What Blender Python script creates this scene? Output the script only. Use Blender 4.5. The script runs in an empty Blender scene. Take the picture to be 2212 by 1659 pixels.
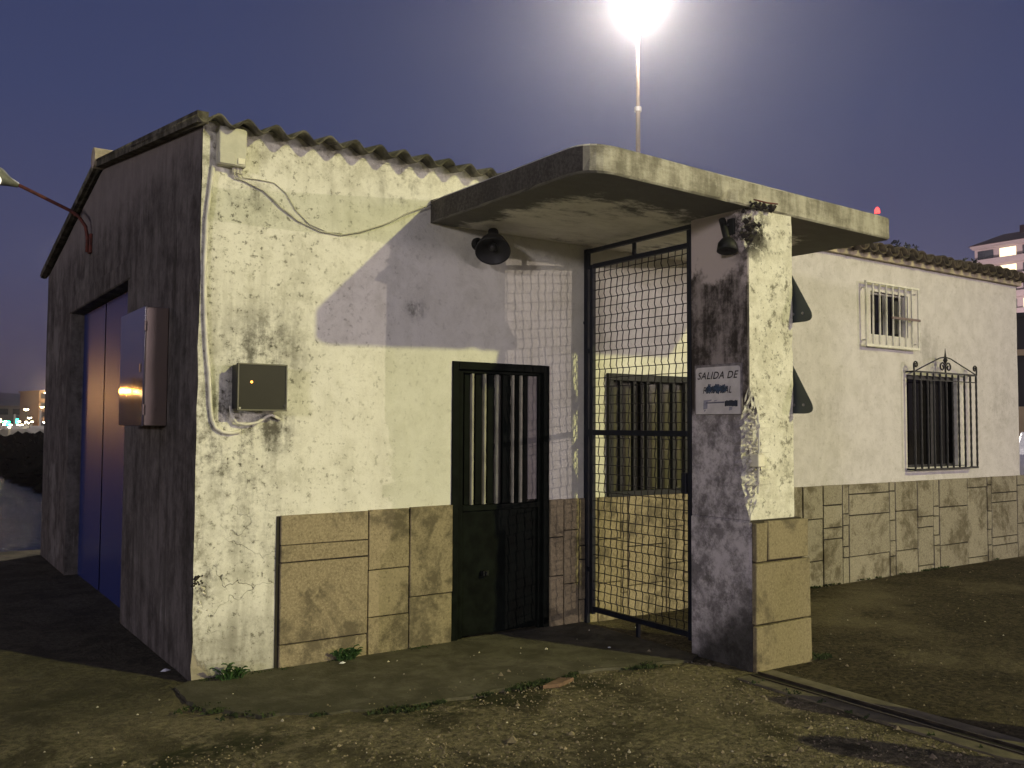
import bpy, bmesh, math, random
from mathutils import Vector, Matrix, noise as mnoise
random.seed(7)
SC = bpy.context.scene
COL = SC.collection

# ------------------------------------------------------------------ camera
CAM = Vector((-1.6045, -5.7925, 1.6))
yaw, pitch, roll = 0.6062, 0.0466, 0.0052
F = Vector((math.sin(yaw)*math.cos(pitch), math.cos(yaw)*math.cos(pitch), math.sin(pitch)))
R = Vector((math.cos(yaw), -math.sin(yaw), 0))
U = R.cross(F)
R2 = R*math.cos(roll)+U*math.sin(roll)
U2 = U*math.cos(roll)-R*math.sin(roll)
cd = bpy.data.cameras.new('camera')
cam = bpy.data.objects.new('camera', cd)
COL.objects.link(cam)
cam.matrix_world = Matrix(((R2.x, U2.x, -F.x, CAM.x), (R2.y, U2.y, -F.y, CAM.y), (R2.z, U2.z, -F.z, CAM.z), (0, 0, 0, 1)))
cd.sensor_width = 36.0
cd.lens = 1946.83/2212*36
cd.clip_start = 0.05
cd.clip_end = 6000
SC.camera = cam

# ------------------------------------------------------------------ dusk sky
W = bpy.data.worlds.new('World')
SC.world = W
W.use_nodes = True
wn = W.node_tree
wn.nodes.clear()
wo = wn.nodes.new('ShaderNodeOutputWorld')
wb = wn.nodes.new('ShaderNodeBackground')
tc = wn.nodes.new('ShaderNodeTexCoord')
sx = wn.nodes.new('ShaderNodeSeparateXYZ')
rp = wn.nodes.new('ShaderNodeValToRGB')
wn.links.new(tc.outputs['Generated'], sx.inputs[0])
wn.links.new(sx.outputs['Z'], rp.inputs[0])
wn.links.new(rp.outputs[0], wb.inputs[0])
wn.links.new(wb.outputs[0], wo.inputs[0])
SKY = [(0.0, (0.080, 0.060, 0.096)), (0.06, (0.076, 0.064, 0.114)), (0.16, (0.066, 0.068, 0.138)),
       (0.32, (0.045, 0.056, 0.134)), (0.5, (0.034, 0.043, 0.112)), (1.0, (0.030, 0.037, 0.100))]
cr = rp.color_ramp
while len(cr.elements) < len(SKY):
    cr.elements.new(0.5)
for e, (p, c) in zip(cr.elements, SKY):
    e.position = p
    e.color = (*c, 1)
wb.inputs[1].default_value = 1.0

# ------------------------------------------------------------------ exposure
SC.view_settings.view_transform = 'Standard'
SC.view_settings.look = 'None'
SC.view_settings.exposure = 0
SC.view_settings.gamma = 1
SC.view_settings.use_curve_mapping = False
SC.cycles.use_denoising = True
SC.cycles.max_bounces = 6
SC.cycles.sample_clamp_indirect = 4

# ------------------------------------------------------------------ lamp lights and added fill lights (their posts are built further down)
MAIN_LAMP = Vector((21.8, -40.0, 22.6))
FAR_LAMP = Vector((49.5, -46.0, 7.4))
def point_light(name, loc, power, colour, radius, spot=None):
    l = bpy.data.lights.new(name, 'SPOT' if spot else 'POINT')
    l.energy = power
    l.color = colour
    l.shadow_soft_size = radius
    o = bpy.data.objects.new(name, l)
    COL.objects.link(o)
    o.location = loc
    if spot:
        tgt, ang, blend = spot
        o.rotation_euler = (Vector(tgt)-Vector(loc)).to_track_quat('-Z', 'Y').to_euler()
        l.spot_size = math.radians(ang)
        l.spot_blend = blend
    return o
MAIN_COL = (1.0, 0.955, 0.36)
point_light('floodlight_beam', MAIN_LAMP, 56000, MAIN_COL, 0.42, ((-0.2, -1.2, 1.6), 34, 1.0))
FILLS = [(FAR_LAMP, 42000, (1.0, 0.83, 0.72), 0.12),
         (Vector((-44.0, -30.0, 8.0)), 27000, (1.0, 0.90, 0.93), 2.0),
         (Vector((8.0, -52.0, 9.0)), 8000, (0.98, 0.86, 0.96), 2.5),
         (Vector((28.0, -60.0, 8.0)), 10500, (1.0, 0.87, 0.95), 2.5)]  # last three are unseen fill lamps added to brighten the walls
BACK_LAMP = Vector((31.18, 29.62, 24.6))
point_light('mast_light', BACK_LAMP, 66000, (1.0, 0.90, 0.82), 0.45)
for i, (p, w, c, r) in enumerate(FILLS):
    point_light('far_and_fill_light', p, w, c, r)

# ================================================================== helpers
class MB:
    def __init__(s):
        s.v = []; s.f = []
    def quad(s, a, b, c, d):
        n = len(s.v); s.v += [a, b, c, d]; s.f.append((n, n+1, n+2, n+3))
    def box(s, x0, x1, y0, y1, z0, z1):
        n = len(s.v)
        s.v += [(x0, y0, z0), (x1, y0, z0), (x1, y1, z0), (x0, y1, z0), (x0, y0, z1), (x1, y0, z1), (x1, y1, z1), (x0, y1, z1)]
        for q in ((0, 3, 2, 1), (4, 5, 6, 7), (0, 1, 5, 4), (1, 2, 6, 5), (2, 3, 7, 6), (3, 0, 4, 7)):
            s.f.append(tuple(n+i for i in q))
        return s
    def tube(s, pts, r, n=8, caps=True):
        pts = [Vector(p) for p in pts]
        rs = r if isinstance(r, (list, tuple)) else [r]*len(pts)
        base = len(s.v); up = None
        for i, p in enumerate(pts):
            t = (pts[min(i+1, len(pts)-1)]-pts[max(i-1, 0)])
            if t.length < 1e-9: t = Vector((0, 0, 1))
            t.normalize()
            if up is None:
                up = Vector((0, 0, 1)) if abs(t.z) < .9 else Vector((1, 0, 0))
            a = t.cross(up)
            if a.length < 1e-6: a = t.cross(Vector((0, 1, 0)))
            a.normalize(); b = a.cross(t).normalized(); up = b
            for k in range(n):
                w = 2*math.pi*(k+.5)/n
                s.v.append(tuple(p+(a*math.cos(w)+b*math.sin(w))*rs[i]))
        for i in range(len(pts)-1):
            for k in range(n):
                s.f.append((base+i*n+k, base+i*n+(k+1) % n, base+(i+1)*n+(k+1) % n, base+(i+1)*n+k))
        if caps:
            s.f.append(tuple(base+k for k in range(n))[::-1])
            s.f.append(tuple(base+(len(pts)-1)*n+k for k in range(n)))
        return s
    def lathe(s, origin, axis, prof, n=24):
        # prof: list of (distance along axis, radius)
        ax = Vector(axis).normalized(); o = Vector(origin)
        a = ax.cross(Vector((0, 0, 1)))
        if a.length < 1e-3: a = ax.cross(Vector((1, 0, 0)))
        a.normalize(); b = ax.cross(a)
        base = len(s.v)
        for h, r in prof:
            for k in range(n):
                w = 2*math.pi*k/n
                s.v.append(tuple(o+ax*h+(a*math.cos(w)+b*math.sin(w))*r))
        for i in range(len(prof)-1):
            for k in range(n):
                s.f.append((base+i*n+k, base+i*n+(k+1) % n, base+(i+1)*n+(k+1) % n, base+(i+1)*n+k))
        return s
    def prism(s, poly, fn0, fn1):
        # poly 2d points; fn0/fn1 map a point to the 3d bottom / top
        n = len(poly); base = len(s.v)
        s.v += [fn0(*p) for p in poly]+[fn1(*p) for p in poly]
        s.f.append(tuple(base+i for i in range(n))[::-1])
        s.f.append(tuple(base+n+i for i in range(n)))
        for i in range(n):
            j = (i+1) % n
            s.f.append((base+i, base+j, base+n+j, base+n+i))
        return s
    def mesh(s, name, mat, bevel=0, smooth=False, seg=1):
        me = bpy.data.meshes.new(name)
        me.from_pydata(s.v, [], s.f)
        bm = bmesh.new(); bm.from_mesh(me)
        bmesh.ops.recalc_face_normals(bm, faces=bm.faces)
        if bevel:
            bmesh.ops.bevel(bm, geom=list(bm.edges), offset=bevel, segments=seg, affect='EDGES', profile=.5)
        if smooth:
            for f in bm.faces: f.smooth = True
        bm.to_mesh(me); bm.free()
        for m in (mat if isinstance(mat, (list, tuple)) else [mat]):
            me.materials.append(m)
        return me
    def build(s, name, mat, parent=None, bevel=0, smooth=False, seg=1, label=None):
        return link(name, s.mesh(name, mat, bevel, smooth, seg), parent, label)

def link(name, me, parent=None, label=None, loc=None):
    o = bpy.data.objects.new(name, me)
    COL.objects.link(o)
    if loc is not None: o.location = loc
    if parent is not None:
        o.parent = parent
        if parent.matrix_world.translation.length > 0 or parent.location.length > 0:
            p = parent; off = Vector((0, 0, 0))
            while p is not None:
                off += p.location; p = p.parent
            o.matrix_parent_inverse = Matrix.Translation(-off)
    if label: o['label'] = label
    return o

def thing(name, label, cat, loc=(0, 0, 0), group=None):
    o = bpy.data.objects.new(name, None)
    COL.objects.link(o)
    o.location = loc
    o.empty_display_size = .2
    tag(o, label, cat, group)
    return o
def tag(o, label, cat, group=None):
    o['label'] = label; o['category'] = cat
    if group: o['group'] = group
    return o
def structure(o):
    o['kind'] = 'structure'; return o
def stuff(o, label=None, cat=None):
    o['kind'] = 'stuff'
    if label: o['label'] = label
    if cat: o['category'] = cat
    return o
def jit(a): return random.uniform(-a, a)
def copy_tree(o, dloc, label=None):
    c = o.copy(); COL.objects.link(c)
    c.location = o.location+Vector(dloc)
    if label: c['label'] = label
    def rec(src, dst):
        for ch in src.children:
            k = ch.copy(); COL.objects.link(k); k.parent = dst
            k.matrix_parent_inverse = ch.matrix_parent_inverse.copy()
            rec(ch, k)
    rec(o, c)
    return c

# ------------------------------------------------------------------ node helper
class N:
    def __init__(s, name):
        s.m = bpy.data.materials.new(name); s.m.use_nodes = True
        s.t = s.m.node_tree; s.t.nodes.clear()
        s.out = s.t.nodes.new('ShaderNodeOutputMaterial')
        s.b = s.t.nodes.new('ShaderNodeBsdfPrincipled')
        s.t.links.new(s.b.outputs[0], s.out.inputs[0])
        s.geo = None
    def set(s, inp, v):
        if hasattr(v, 'is_linked') or isinstance(v, bpy.types.NodeSocket): s.t.links.new(v, inp)
        else:
            if isinstance(v, tuple) and len(v) == 3 and inp.type == 'RGBA': v = (*v, 1)
            inp.default_value = v
    def pos(s):
        if s.geo is None: s.geo = s.t.nodes.new('ShaderNodeNewGeometry')
        return s.geo.outputs['Position']
    def rnd(s):
        o = s.t.nodes.new('ShaderNodeObjectInfo'); return o.outputs['Random']
    def scaled(s, v):
        n = s.t.nodes.new('ShaderNodeVectorMath'); n.operation = 'MULTIPLY'
        s.t.links.new(s.pos(), n.inputs[0]); n.inputs[1].default_value = v
        return n.outputs[0]
    def noise(s, scale, detail=4, rough=.55, vec=None, dist=0):
        n = s.t.nodes.new('ShaderNodeTexNoise')
        s.t.links.new(vec if vec is not None else s.pos(), n.inputs['Vector'])
        n.inputs['Scale'].default_value = scale; n.inputs['Detail'].default_value = detail
        n.inputs['Roughness'].default_value = rough; n.inputs['Distortion'].default_value = dist
        return n.outputs[0]
    def streak(s, k=7, vz=.55, detail=5):
        return s.noise(1, detail, .62, s.scaled((k, k, vz)))
    def voro(s, scale, feature='DISTANCE_TO_EDGE', vec=None):
        n = s.t.nodes.new('ShaderNodeTexVoronoi'); n.feature = feature
        s.t.links.new(vec if vec is not None else s.pos(), n.inputs['Vector'])
        n.inputs['Scale'].default_value = scale
        return n.outputs['Distance'] if 'Distance' in n.outputs else n.outputs[0]
    def ma(s, op, a, b=0.0):
        n = s.t.nodes.new('ShaderNodeMath'); n.operation = op
        s.set(n.inputs[0], a); s.set(n.inputs[1], b)
        return n.outputs[0]
    def mr(s, v, a, b, c=0.0, d=1.0, smooth=True):
        n = s.t.nodes.new('ShaderNodeMapRange')
        n.interpolation_type = 'SMOOTHSTEP' if smooth else 'LINEAR'
        s.set(n.inputs[0], v)
        for i, x in enumerate((a, b, c, d)): n.inputs[i+1].default_value = x
        return n.outputs[0]
    def mix(s, f, a, b):
        n = s.t.nodes.new('ShaderNodeMix'); n.data_type = 'RGBA'
        s.set(n.inputs[0], f); s.set(n.inputs[6], a); s.set(n.inputs[7], b)
        return n.outputs[2]
    def sep(s):
        n = s.t.nodes.new('ShaderNodeSeparateXYZ'); s.t.links.new(s.pos(), n.inputs[0]); return n.outputs
    def near(s, p, r0, r1):
        n = s.t.nodes.new('ShaderNodeVectorMath'); n.operation = 'DISTANCE'
        s.t.links.new(s.pos(), n.inputs[0]); n.inputs[1].default_value = p
        return s.mr(n.outputs['Value'], r0, r1, 1.0, 0.0)
    def bump(s, h, strength=.4, dist=.01):
        n = s.t.nodes.new('ShaderNodeBump'); n.inputs['Strength'].default_value = strength
        n.inputs['Distance'].default_value = dist
        s.t.links.new(h, n.inputs['Height']); s.t.links.new(n.outputs[0], s.b.inputs['Normal'])
    def fin(s, col, rough=.9, metal=0.0, spec=None):
        s.set(s.b.inputs['Base Color'], col); s.set(s.b.inputs['Roughness'], rough)
        s.set(s.b.inputs['Metallic'], metal)
        if spec is not None: s.b.inputs['Specular IOR Level'].default_value = spec
        return s.m

def plain(name, col, rough=.6, metal=0.0, var=.25, scale=9, spec=None, bump=0):
    n = N(name)
    a = n.noise(scale, 5, .6)
    dark = tuple(c*(1-var) for c in col); lite = tuple(min(1, c*(1+var*.6)) for c in col)
    if bump: n.bump(n.noise(scale*6, 3), bump, .004)
    return n.fin(n.mix(n.mr(a, .3, .7), dark, lite), n.mr(a, .3, .7, rough-.06, min(1, rough+.1)), metal, spec)
def glow(name, col, strength):
    n = N(name)
    n.set(n.b.inputs['Base Color'], (0.02, 0.02, 0.02))
    n.set(n.b.inputs['Emission Color'], col); n.b.inputs['Emission Strength'].default_value = strength
    return n.m

# ------------------------------------------------------------------ materials
def m_plaster(name, clean, dull, grime=1.0, spots=(), floor=.16):
    n = N(name)
    x, y, z = n.sep()
    big = n.noise(1.0, 7, .62)
    mid = n.noise(4.2, 10, .78, dist=.3)
    med = n.noise(11, 9, .78)
    fine = n.noise(30, 6, .7)
    strk = n.streak(6.5, 1.1, 8)
    c = n.mix(n.mr(mid, .40, .62), clean, dull)
    left = n.mr(n.ma('ADD', x, n.ma('MULTIPLY', big, .9)), .7, 2.3, 1.0, floor)
    # fine mottling everywhere on the old wash
    c = n.mix(n.ma('MULTIPLY', n.mr(med, .52, .66), n.ma('MULTIPLY', left, .62*grime)), c, (.42, .405, .325))
    c = n.mix(n.ma('MULTIPLY', n.mr(fine, .55, .70), n.ma('MULTIPLY', left, .62*grime)), c, (.27, .26, .205))
    # soft grime where cloudy patches and run-off meet
    gr = n.ma('MULTIPLY', n.mr(n.ma('ADD', n.ma('MULTIPLY', big, .5), n.ma('MULTIPLY', mid, .5)), .50, .64), n.ma('MULTIPLY', left, .52*grime))
    c = n.mix(gr, c, (.33, .32, .255))
    c = n.mix(n.ma('MULTIPLY', n.mr(strk, .52, .72), n.ma('MULTIPLY', left, .45*grime)), c, (.34, .325, .26))
    # pinhole speckles
    sp = n.ma('MULTIPLY', n.mr(n.noise(22, 6, .66), .565, .64), n.mr(mid, .40, .54))
    c = n.mix(n.ma('MULTIPLY', sp, n.ma('MULTIPLY', left, .85*grime)), c, (.14, .135, .105))
    # dirt gathered on the corner edge, under the eave and along the base
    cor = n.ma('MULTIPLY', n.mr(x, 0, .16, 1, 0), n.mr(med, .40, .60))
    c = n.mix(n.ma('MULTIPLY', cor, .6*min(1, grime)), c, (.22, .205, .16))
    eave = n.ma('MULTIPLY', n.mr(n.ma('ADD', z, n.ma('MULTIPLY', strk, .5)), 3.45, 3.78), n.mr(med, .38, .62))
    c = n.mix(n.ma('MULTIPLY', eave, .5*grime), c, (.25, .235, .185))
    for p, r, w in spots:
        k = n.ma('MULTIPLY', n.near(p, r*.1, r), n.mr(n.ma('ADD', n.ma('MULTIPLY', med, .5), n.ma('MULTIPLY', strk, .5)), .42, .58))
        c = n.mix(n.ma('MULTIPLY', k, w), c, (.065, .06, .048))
    # cracks low down by the corner
    dv = n.t.nodes.new('ShaderNodeVectorMath'); dv.operation = 'ADD'
    wv = n.t.nodes.new('ShaderNodeTexNoise'); wv.inputs['Scale'].default_value = 3; wv.inputs['Detail'].default_value = 4
    n.t.links.new(n.pos(), wv.inputs['Vector']); n.t.links.new(n.pos(), dv.inputs[0]); n.t.links.new(wv.outputs['Color'], dv.inputs[1])
    ck = n.ma('MULTIPLY', n.mr(n.voro(1.5, vec=dv.outputs[0]), .0, .009, .9, 0), n.ma('MULTIPLY', n.near((.2, 0, .45), .3, .8), n.mr(big, .47, .56)))
    c = n.mix(ck, c, (.05, .045, .035))
    bare = n.mr(n.ma('ADD', n.ma('ADD', n.ma('MULTIPLY', x, 1.6), z), n.ma('MULTIPLY', mid, .5)), .42, .48, 1, 0)
    c = n.mix(n.ma('MULTIPLY', bare, .9), c, (.34, .275, .17))
    foot = n.ma('MULTIPLY', n.mr(n.ma('ADD', z, n.ma('MULTIPLY', mid, .8)), .50, .85, 1, 0), .55)
    c = n.mix(foot, c, (.30, .285, .235))
    h = n.ma('ADD', n.ma('ADD', n.ma('MULTIPLY', bare, -1.0), n.ma('MULTIPLY', fine, .3)), n.ma('ADD', n.ma('MULTIPLY', mid, .8), n.ma('MULTIPLY', ck, -1.2)))
    n.bump(h, .55, .02)
    return n.fin(c, .92, spec=.2)

M = {}
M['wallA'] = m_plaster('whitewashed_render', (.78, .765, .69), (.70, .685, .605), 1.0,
    [((.17, 0, 1.75), .22, 1.0), ((.22, 0, 1.50), .36, .95), ((.42, 0, 2.10), .42, .85), ((.50, 0, 1.56), .24, .9), ((.30, 0, 1.25), .30, .5), ((.3, 0, 3.1), .18, .7), ((1.45, 0, 3.30), .34, .5),  # dark spots round the meter box hold grime plus painted shade
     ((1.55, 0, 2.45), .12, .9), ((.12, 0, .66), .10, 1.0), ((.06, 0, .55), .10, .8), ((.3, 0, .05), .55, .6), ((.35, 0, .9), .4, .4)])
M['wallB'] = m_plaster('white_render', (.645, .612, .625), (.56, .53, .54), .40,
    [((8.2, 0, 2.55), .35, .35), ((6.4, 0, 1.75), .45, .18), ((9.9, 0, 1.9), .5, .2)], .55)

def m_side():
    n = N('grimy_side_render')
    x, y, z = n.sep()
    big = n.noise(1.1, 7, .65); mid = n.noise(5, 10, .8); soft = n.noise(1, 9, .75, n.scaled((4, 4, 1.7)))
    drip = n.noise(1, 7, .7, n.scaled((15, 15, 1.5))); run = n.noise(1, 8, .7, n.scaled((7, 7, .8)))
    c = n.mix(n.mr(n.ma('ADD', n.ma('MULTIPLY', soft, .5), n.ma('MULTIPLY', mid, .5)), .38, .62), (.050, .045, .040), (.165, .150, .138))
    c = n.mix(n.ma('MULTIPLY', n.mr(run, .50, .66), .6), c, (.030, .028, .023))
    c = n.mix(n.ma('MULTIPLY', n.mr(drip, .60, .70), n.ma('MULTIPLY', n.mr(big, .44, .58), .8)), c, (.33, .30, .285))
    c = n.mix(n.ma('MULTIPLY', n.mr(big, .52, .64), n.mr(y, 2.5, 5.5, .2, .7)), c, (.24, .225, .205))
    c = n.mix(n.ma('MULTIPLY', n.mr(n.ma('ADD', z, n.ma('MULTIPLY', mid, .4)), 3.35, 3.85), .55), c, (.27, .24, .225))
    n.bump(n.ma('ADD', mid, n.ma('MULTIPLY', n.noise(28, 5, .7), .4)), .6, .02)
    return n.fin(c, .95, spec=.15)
M['side'] = m_side()

def m_stone(ca, cb):
    n = N('sandstone_slab')
    r = n.rnd()
    big = n.noise(2.1, 8, .68, dist=.5); mid = n.noise(8, 9, .78); fine = n.noise(60, 4, .7); sed = n.noise(1, 5, .6, n.scaled((9, 9, 40)))
    c = n.mix(r, ca, cb)
    c = n.mix(n.ma('MULTIPLY', n.mr(fine, .40, .64), .6), c, tuple(min(1, q*1.35) for q in cb))
    c = n.mix(n.ma('MULTIPLY', n.mr(n.noise(48, 4, .7), .54, .66), .6), c, (.13, .105, .065))
    k = n.ma('MULTIPLY', n.mr(big, .47, .57), n.mr(mid, .36, .58))
    c = n.mix(n.ma('MULTIPLY', k, .88), c, (.105, .088, .058))
    c = n.mix(n.ma('MULTIPLY', n.mr(mid, .56, .70), .35), c, (.20, .155, .095))
    n.bump(n.ma('ADD', n.ma('MULTIPLY', fine, .5), mid), .5, .008)
    return n.fin(c, .88, spec=.2)
M['stone'] = m_stone((.222, .183, .115), (.30, .25, .16))
M['stoneC'] = m_stone((.18, .15, .09), (.235, .198, .122))
M['stoneB'] = m_stone((.225, .202, .155), (.285, .258, .20))

def m_canopy():
    n = N('weathered_concrete')
    x, y, z = n.sep()
    big = n.noise(1.5, 8, .66); mid = n.noise(1, 10, .76, n.scaled((3.6, 7.0, 7.0))); strk = n.streak(8, 1.8, 9); fine = n.noise(42, 5, .7)
    edge = n.ma('ADD', n.ma('ADD', n.mr(y, -1.80, -1.05, 1, 0), n.mr(x, 1.67, 2.15, 1, 0)), n.mr(x, 4.1, 4.9, 0, 1.1))
    c = n.mix(n.mr(mid, .38, .64), (.80, .77, .67), (.66, .63, .53))
    mold = n.mr(n.ma('ADD', n.ma('MULTIPLY', edge, .34), n.ma('ADD', n.ma('MULTIPLY', mid, .6), n.ma('MULTIPLY', big, .5))), .56, .70)
    # the front face weathers differently from the soffit: cleaned by rain, streaked
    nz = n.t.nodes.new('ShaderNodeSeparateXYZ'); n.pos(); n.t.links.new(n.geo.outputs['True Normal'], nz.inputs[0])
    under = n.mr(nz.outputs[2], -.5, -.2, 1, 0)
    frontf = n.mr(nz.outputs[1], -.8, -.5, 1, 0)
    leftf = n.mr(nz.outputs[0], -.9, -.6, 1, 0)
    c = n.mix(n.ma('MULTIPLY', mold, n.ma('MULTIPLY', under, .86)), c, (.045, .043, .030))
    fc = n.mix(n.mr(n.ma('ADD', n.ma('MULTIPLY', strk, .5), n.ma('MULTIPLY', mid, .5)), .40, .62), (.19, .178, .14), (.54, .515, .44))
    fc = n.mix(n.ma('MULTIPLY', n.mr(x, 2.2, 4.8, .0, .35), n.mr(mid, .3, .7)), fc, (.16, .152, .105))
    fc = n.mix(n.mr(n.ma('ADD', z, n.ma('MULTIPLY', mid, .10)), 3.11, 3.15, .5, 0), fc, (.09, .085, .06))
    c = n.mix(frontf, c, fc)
    lc = n.mix(n.mr(n.ma('ADD', n.ma('MULTIPLY', strk, .35), n.ma('MULTIPLY', fine, .65)), .40, .64), (.040, .036, .029), (.085, .078, .066))  # left face colour darkened to stand for its shade
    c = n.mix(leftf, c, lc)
    n.bump(n.ma('ADD', n.ma('MULTIPLY', fine, .4), mid), .7, .018)
    return n.fin(c, .93, spec=.15)
M['canopy'] = m_canopy()

def m_column():
    n = N('peeling_column_render')
    x, y, z = n.sep()
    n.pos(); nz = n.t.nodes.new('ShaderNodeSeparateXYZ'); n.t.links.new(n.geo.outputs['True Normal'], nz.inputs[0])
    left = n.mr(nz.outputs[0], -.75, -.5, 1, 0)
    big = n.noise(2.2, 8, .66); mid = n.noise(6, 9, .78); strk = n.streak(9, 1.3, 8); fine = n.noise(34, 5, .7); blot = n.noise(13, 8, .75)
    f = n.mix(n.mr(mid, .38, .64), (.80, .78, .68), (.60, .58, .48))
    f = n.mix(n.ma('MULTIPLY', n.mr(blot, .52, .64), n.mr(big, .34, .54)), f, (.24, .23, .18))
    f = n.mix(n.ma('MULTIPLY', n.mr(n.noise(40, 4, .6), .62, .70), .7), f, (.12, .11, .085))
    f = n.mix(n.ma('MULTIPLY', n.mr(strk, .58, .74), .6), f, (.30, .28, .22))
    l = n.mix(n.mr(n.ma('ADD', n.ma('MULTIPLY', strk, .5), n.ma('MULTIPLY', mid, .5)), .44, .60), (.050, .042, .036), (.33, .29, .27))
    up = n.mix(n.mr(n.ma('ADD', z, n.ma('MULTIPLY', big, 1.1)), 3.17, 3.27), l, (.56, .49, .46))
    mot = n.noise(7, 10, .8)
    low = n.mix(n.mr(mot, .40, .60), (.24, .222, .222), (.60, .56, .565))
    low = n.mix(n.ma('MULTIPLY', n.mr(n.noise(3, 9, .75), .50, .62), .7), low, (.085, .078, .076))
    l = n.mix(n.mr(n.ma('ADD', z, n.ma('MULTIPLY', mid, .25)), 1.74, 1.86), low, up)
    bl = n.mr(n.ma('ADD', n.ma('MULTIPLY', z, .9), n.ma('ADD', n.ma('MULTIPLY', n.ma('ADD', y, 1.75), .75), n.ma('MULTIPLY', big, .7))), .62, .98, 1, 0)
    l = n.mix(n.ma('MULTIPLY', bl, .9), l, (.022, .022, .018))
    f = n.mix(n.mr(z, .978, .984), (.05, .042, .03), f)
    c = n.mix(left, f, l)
    hole = n.ma('MULTIPLY', n.near((3.15, -1.74, 2.93), .10, .27), n.mr(n.ma('ADD', n.ma('MULTIPLY', mid, .6), n.ma('MULTIPLY', blot, .4)), .43, .52))
    c = n.mix(n.ma('MULTIPLY', hole, .94), c, (.022, .019, .015))
    n.bump(n.ma('ADD', n.ma('MULTIPLY', fine, .4), mid), .7, .02)
    return n.fin(c, .94, spec=.15)
M['column'] = m_column()

def m_ground():
    n = N('dusty_ground')
    x, y, z = n.sep()
    big = n.noise(.55, 5, .6); mid = n.noise(2.6, 6, .68, dist=.5); fine = n.noise(26, 5, .7); grit = n.noise(110, 3, .65); moss = n.noise(5.5, 5, .7)
    c = n.mix(n.mr(fine, .34, .66), (.105, .092, .055), (.285, .245, .15))
    c = n.mix(n.ma('MULTIPLY', n.mr(grit, .54, .68), .6), c, (.40, .345, .23))
    c = n.mix(n.ma('MULTIPLY', n.mr(grit, .30, .44, 1, 0), .55), c, (.05, .04, .025))
    c = n.mix(n.ma('MULTIPLY', n.mr(mid, .46, .60), .72), c, (.055, .050, .030))
    # darker ground of the yard to the right of the gate rail
    yard = n.mr(n.ma('ADD', x, n.ma('MULTIPLY', mid, .5)), 3.25, 3.6)
    c = n.mix(n.ma('MULTIPLY', yard, .84), c, n.mix(n.mr(fine, .35, .65), (.030, .026, .017), (.078, .063, .038)))
    # mossy wet band at the wall foot and where the apron ends
    d = n.ma('ADD', y, n.ma('MULTIPLY', mid, -.5))
    wet = n.ma('MULTIPLY', n.mr(d, -1.05, -.45, 0, 1), n.mr(x, 3.0, 3.5, 1, 0))
    c = n.mix(n.ma('MULTIPLY', wet, .62), c, (.070, .066, .042))
    rim = n.ma('MULTIPLY', n.mr(n.ma('ABSOLUTE', n.ma('ADD', y, n.ma('ADD', 1.22, n.ma('MULTIPLY', n.ma('SUBTRACT', mid, .5), .9)))), .06, .24, 1, 0), n.ma('MULTIPLY', n.mr(moss, .40, .56), n.mr(x, 2.9, 3.2, 1, 0)))
    c = n.mix(n.ma('MULTIPLY', rim, .85), c, (.035, .040, .018))
    c = n.mix(n.ma('MULTIPLY', n.mr(big, .50, .66), .35), c, (.29, .247, .15))
    n.bump(n.ma('ADD', n.ma('MULTIPLY', grit, .35), n.ma('ADD', fine, n.ma('MULTIPLY', mid, 1.5))), 1.0, .035)
    return n.fin(c, .96, spec=.12)
M['ground'] = m_ground()

def m_apron():
    n = N('apron_concrete')
    x, y, z = n.sep()
    big = n.noise(1.2, 5, .6); mid = n.noise(4, 6, .68, dist=.4); fine = n.noise(36, 4, .65); moss = n.noise(7, 5, .7)
    c = n.mix(n.mr(mid, .36, .64), (.080, .074, .052), (.135, .124, .089))
    c = n.mix(n.ma('MULTIPLY', n.mr(fine, .55, .70), .4), c, (.07, .062, .04))
    k = n.mr(n.ma('ADD', moss, n.mr(x, .2, 2.4, .12, -.06)), .46, .66)
    c = n.mix(n.ma('MULTIPLY', k, .45), c, (.060, .058, .034))
    n.bump(n.ma('ADD', fine, mid), .6, .015)
    return n.fin(c, .94, spec=.15)
M['apron'] = m_apron()

def m_corr():
    n = N('fibre_cement_sheet')
    big = n.noise(2, 5, .6); mid = n.noise(9, 5, .65)
    c = n.mix(n.mr(mid, .38, .62), (.050, .046, .034), (.15, .14, .105))
    c = n.mix(n.ma('MULTIPLY', n.mr(big, .48, .62), .6), c, (.045, .045, .022))
    n.bump(mid, .5, .01)
    return n.fin(c, .95, spec=.1)
M['corr'] = m_corr()
M['tile'] = plain('clay_roof_tile', (.075, .058, .040), .9, var=.55, scale=7, bump=.4)
M['mortar'] = plain('eave_mortar', (.42, .36, .27), .95, var=.35, scale=9, bump=.6)
M['black'] = plain('black_painted_steel', (.010, .011, .010), .55, var=.5, scale=14, spec=.25)
M['gatepaint'] = plain('dark_navy_gate_paint', (.006, .008, .015), .55, var=.5, scale=14, spec=.25)
M['wire'] = plain('dark_crimped_wire', (.018, .015, .013), .6, var=.4, scale=30)
M['doorpaint'] = plain('dark_green_door_paint', (.006, .008, .0065), .6, var=.5, scale=10, spec=.06)
M['doorbar'] = plain('worn_grey_door_bar', (.30, .29, .23), .6, var=.35, scale=8)
M['iron'] = plain('wrought_iron', (.008, .008, .009), .6, var=.4, scale=20)
M['whitepaint'] = plain('white_window_paint', (.70, .68, .62), .55, var=.2, scale=12)
M['boxgrey'] = plain('pale_grey_plastic', (.47, .46, .38), .5, var=.18, scale=10)
M['boxlite'] = plain('cream_plastic', (.74, .71, .56), .5, var=.1, scale=14)
M['pvc'] = plain('pale_pvc_conduit', (.66, .64, .56), .5, var=.2, scale=12)
M['cable'] = plain('grey_cable', (.50, .48, .40), .6, var=.25, scale=12)
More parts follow.
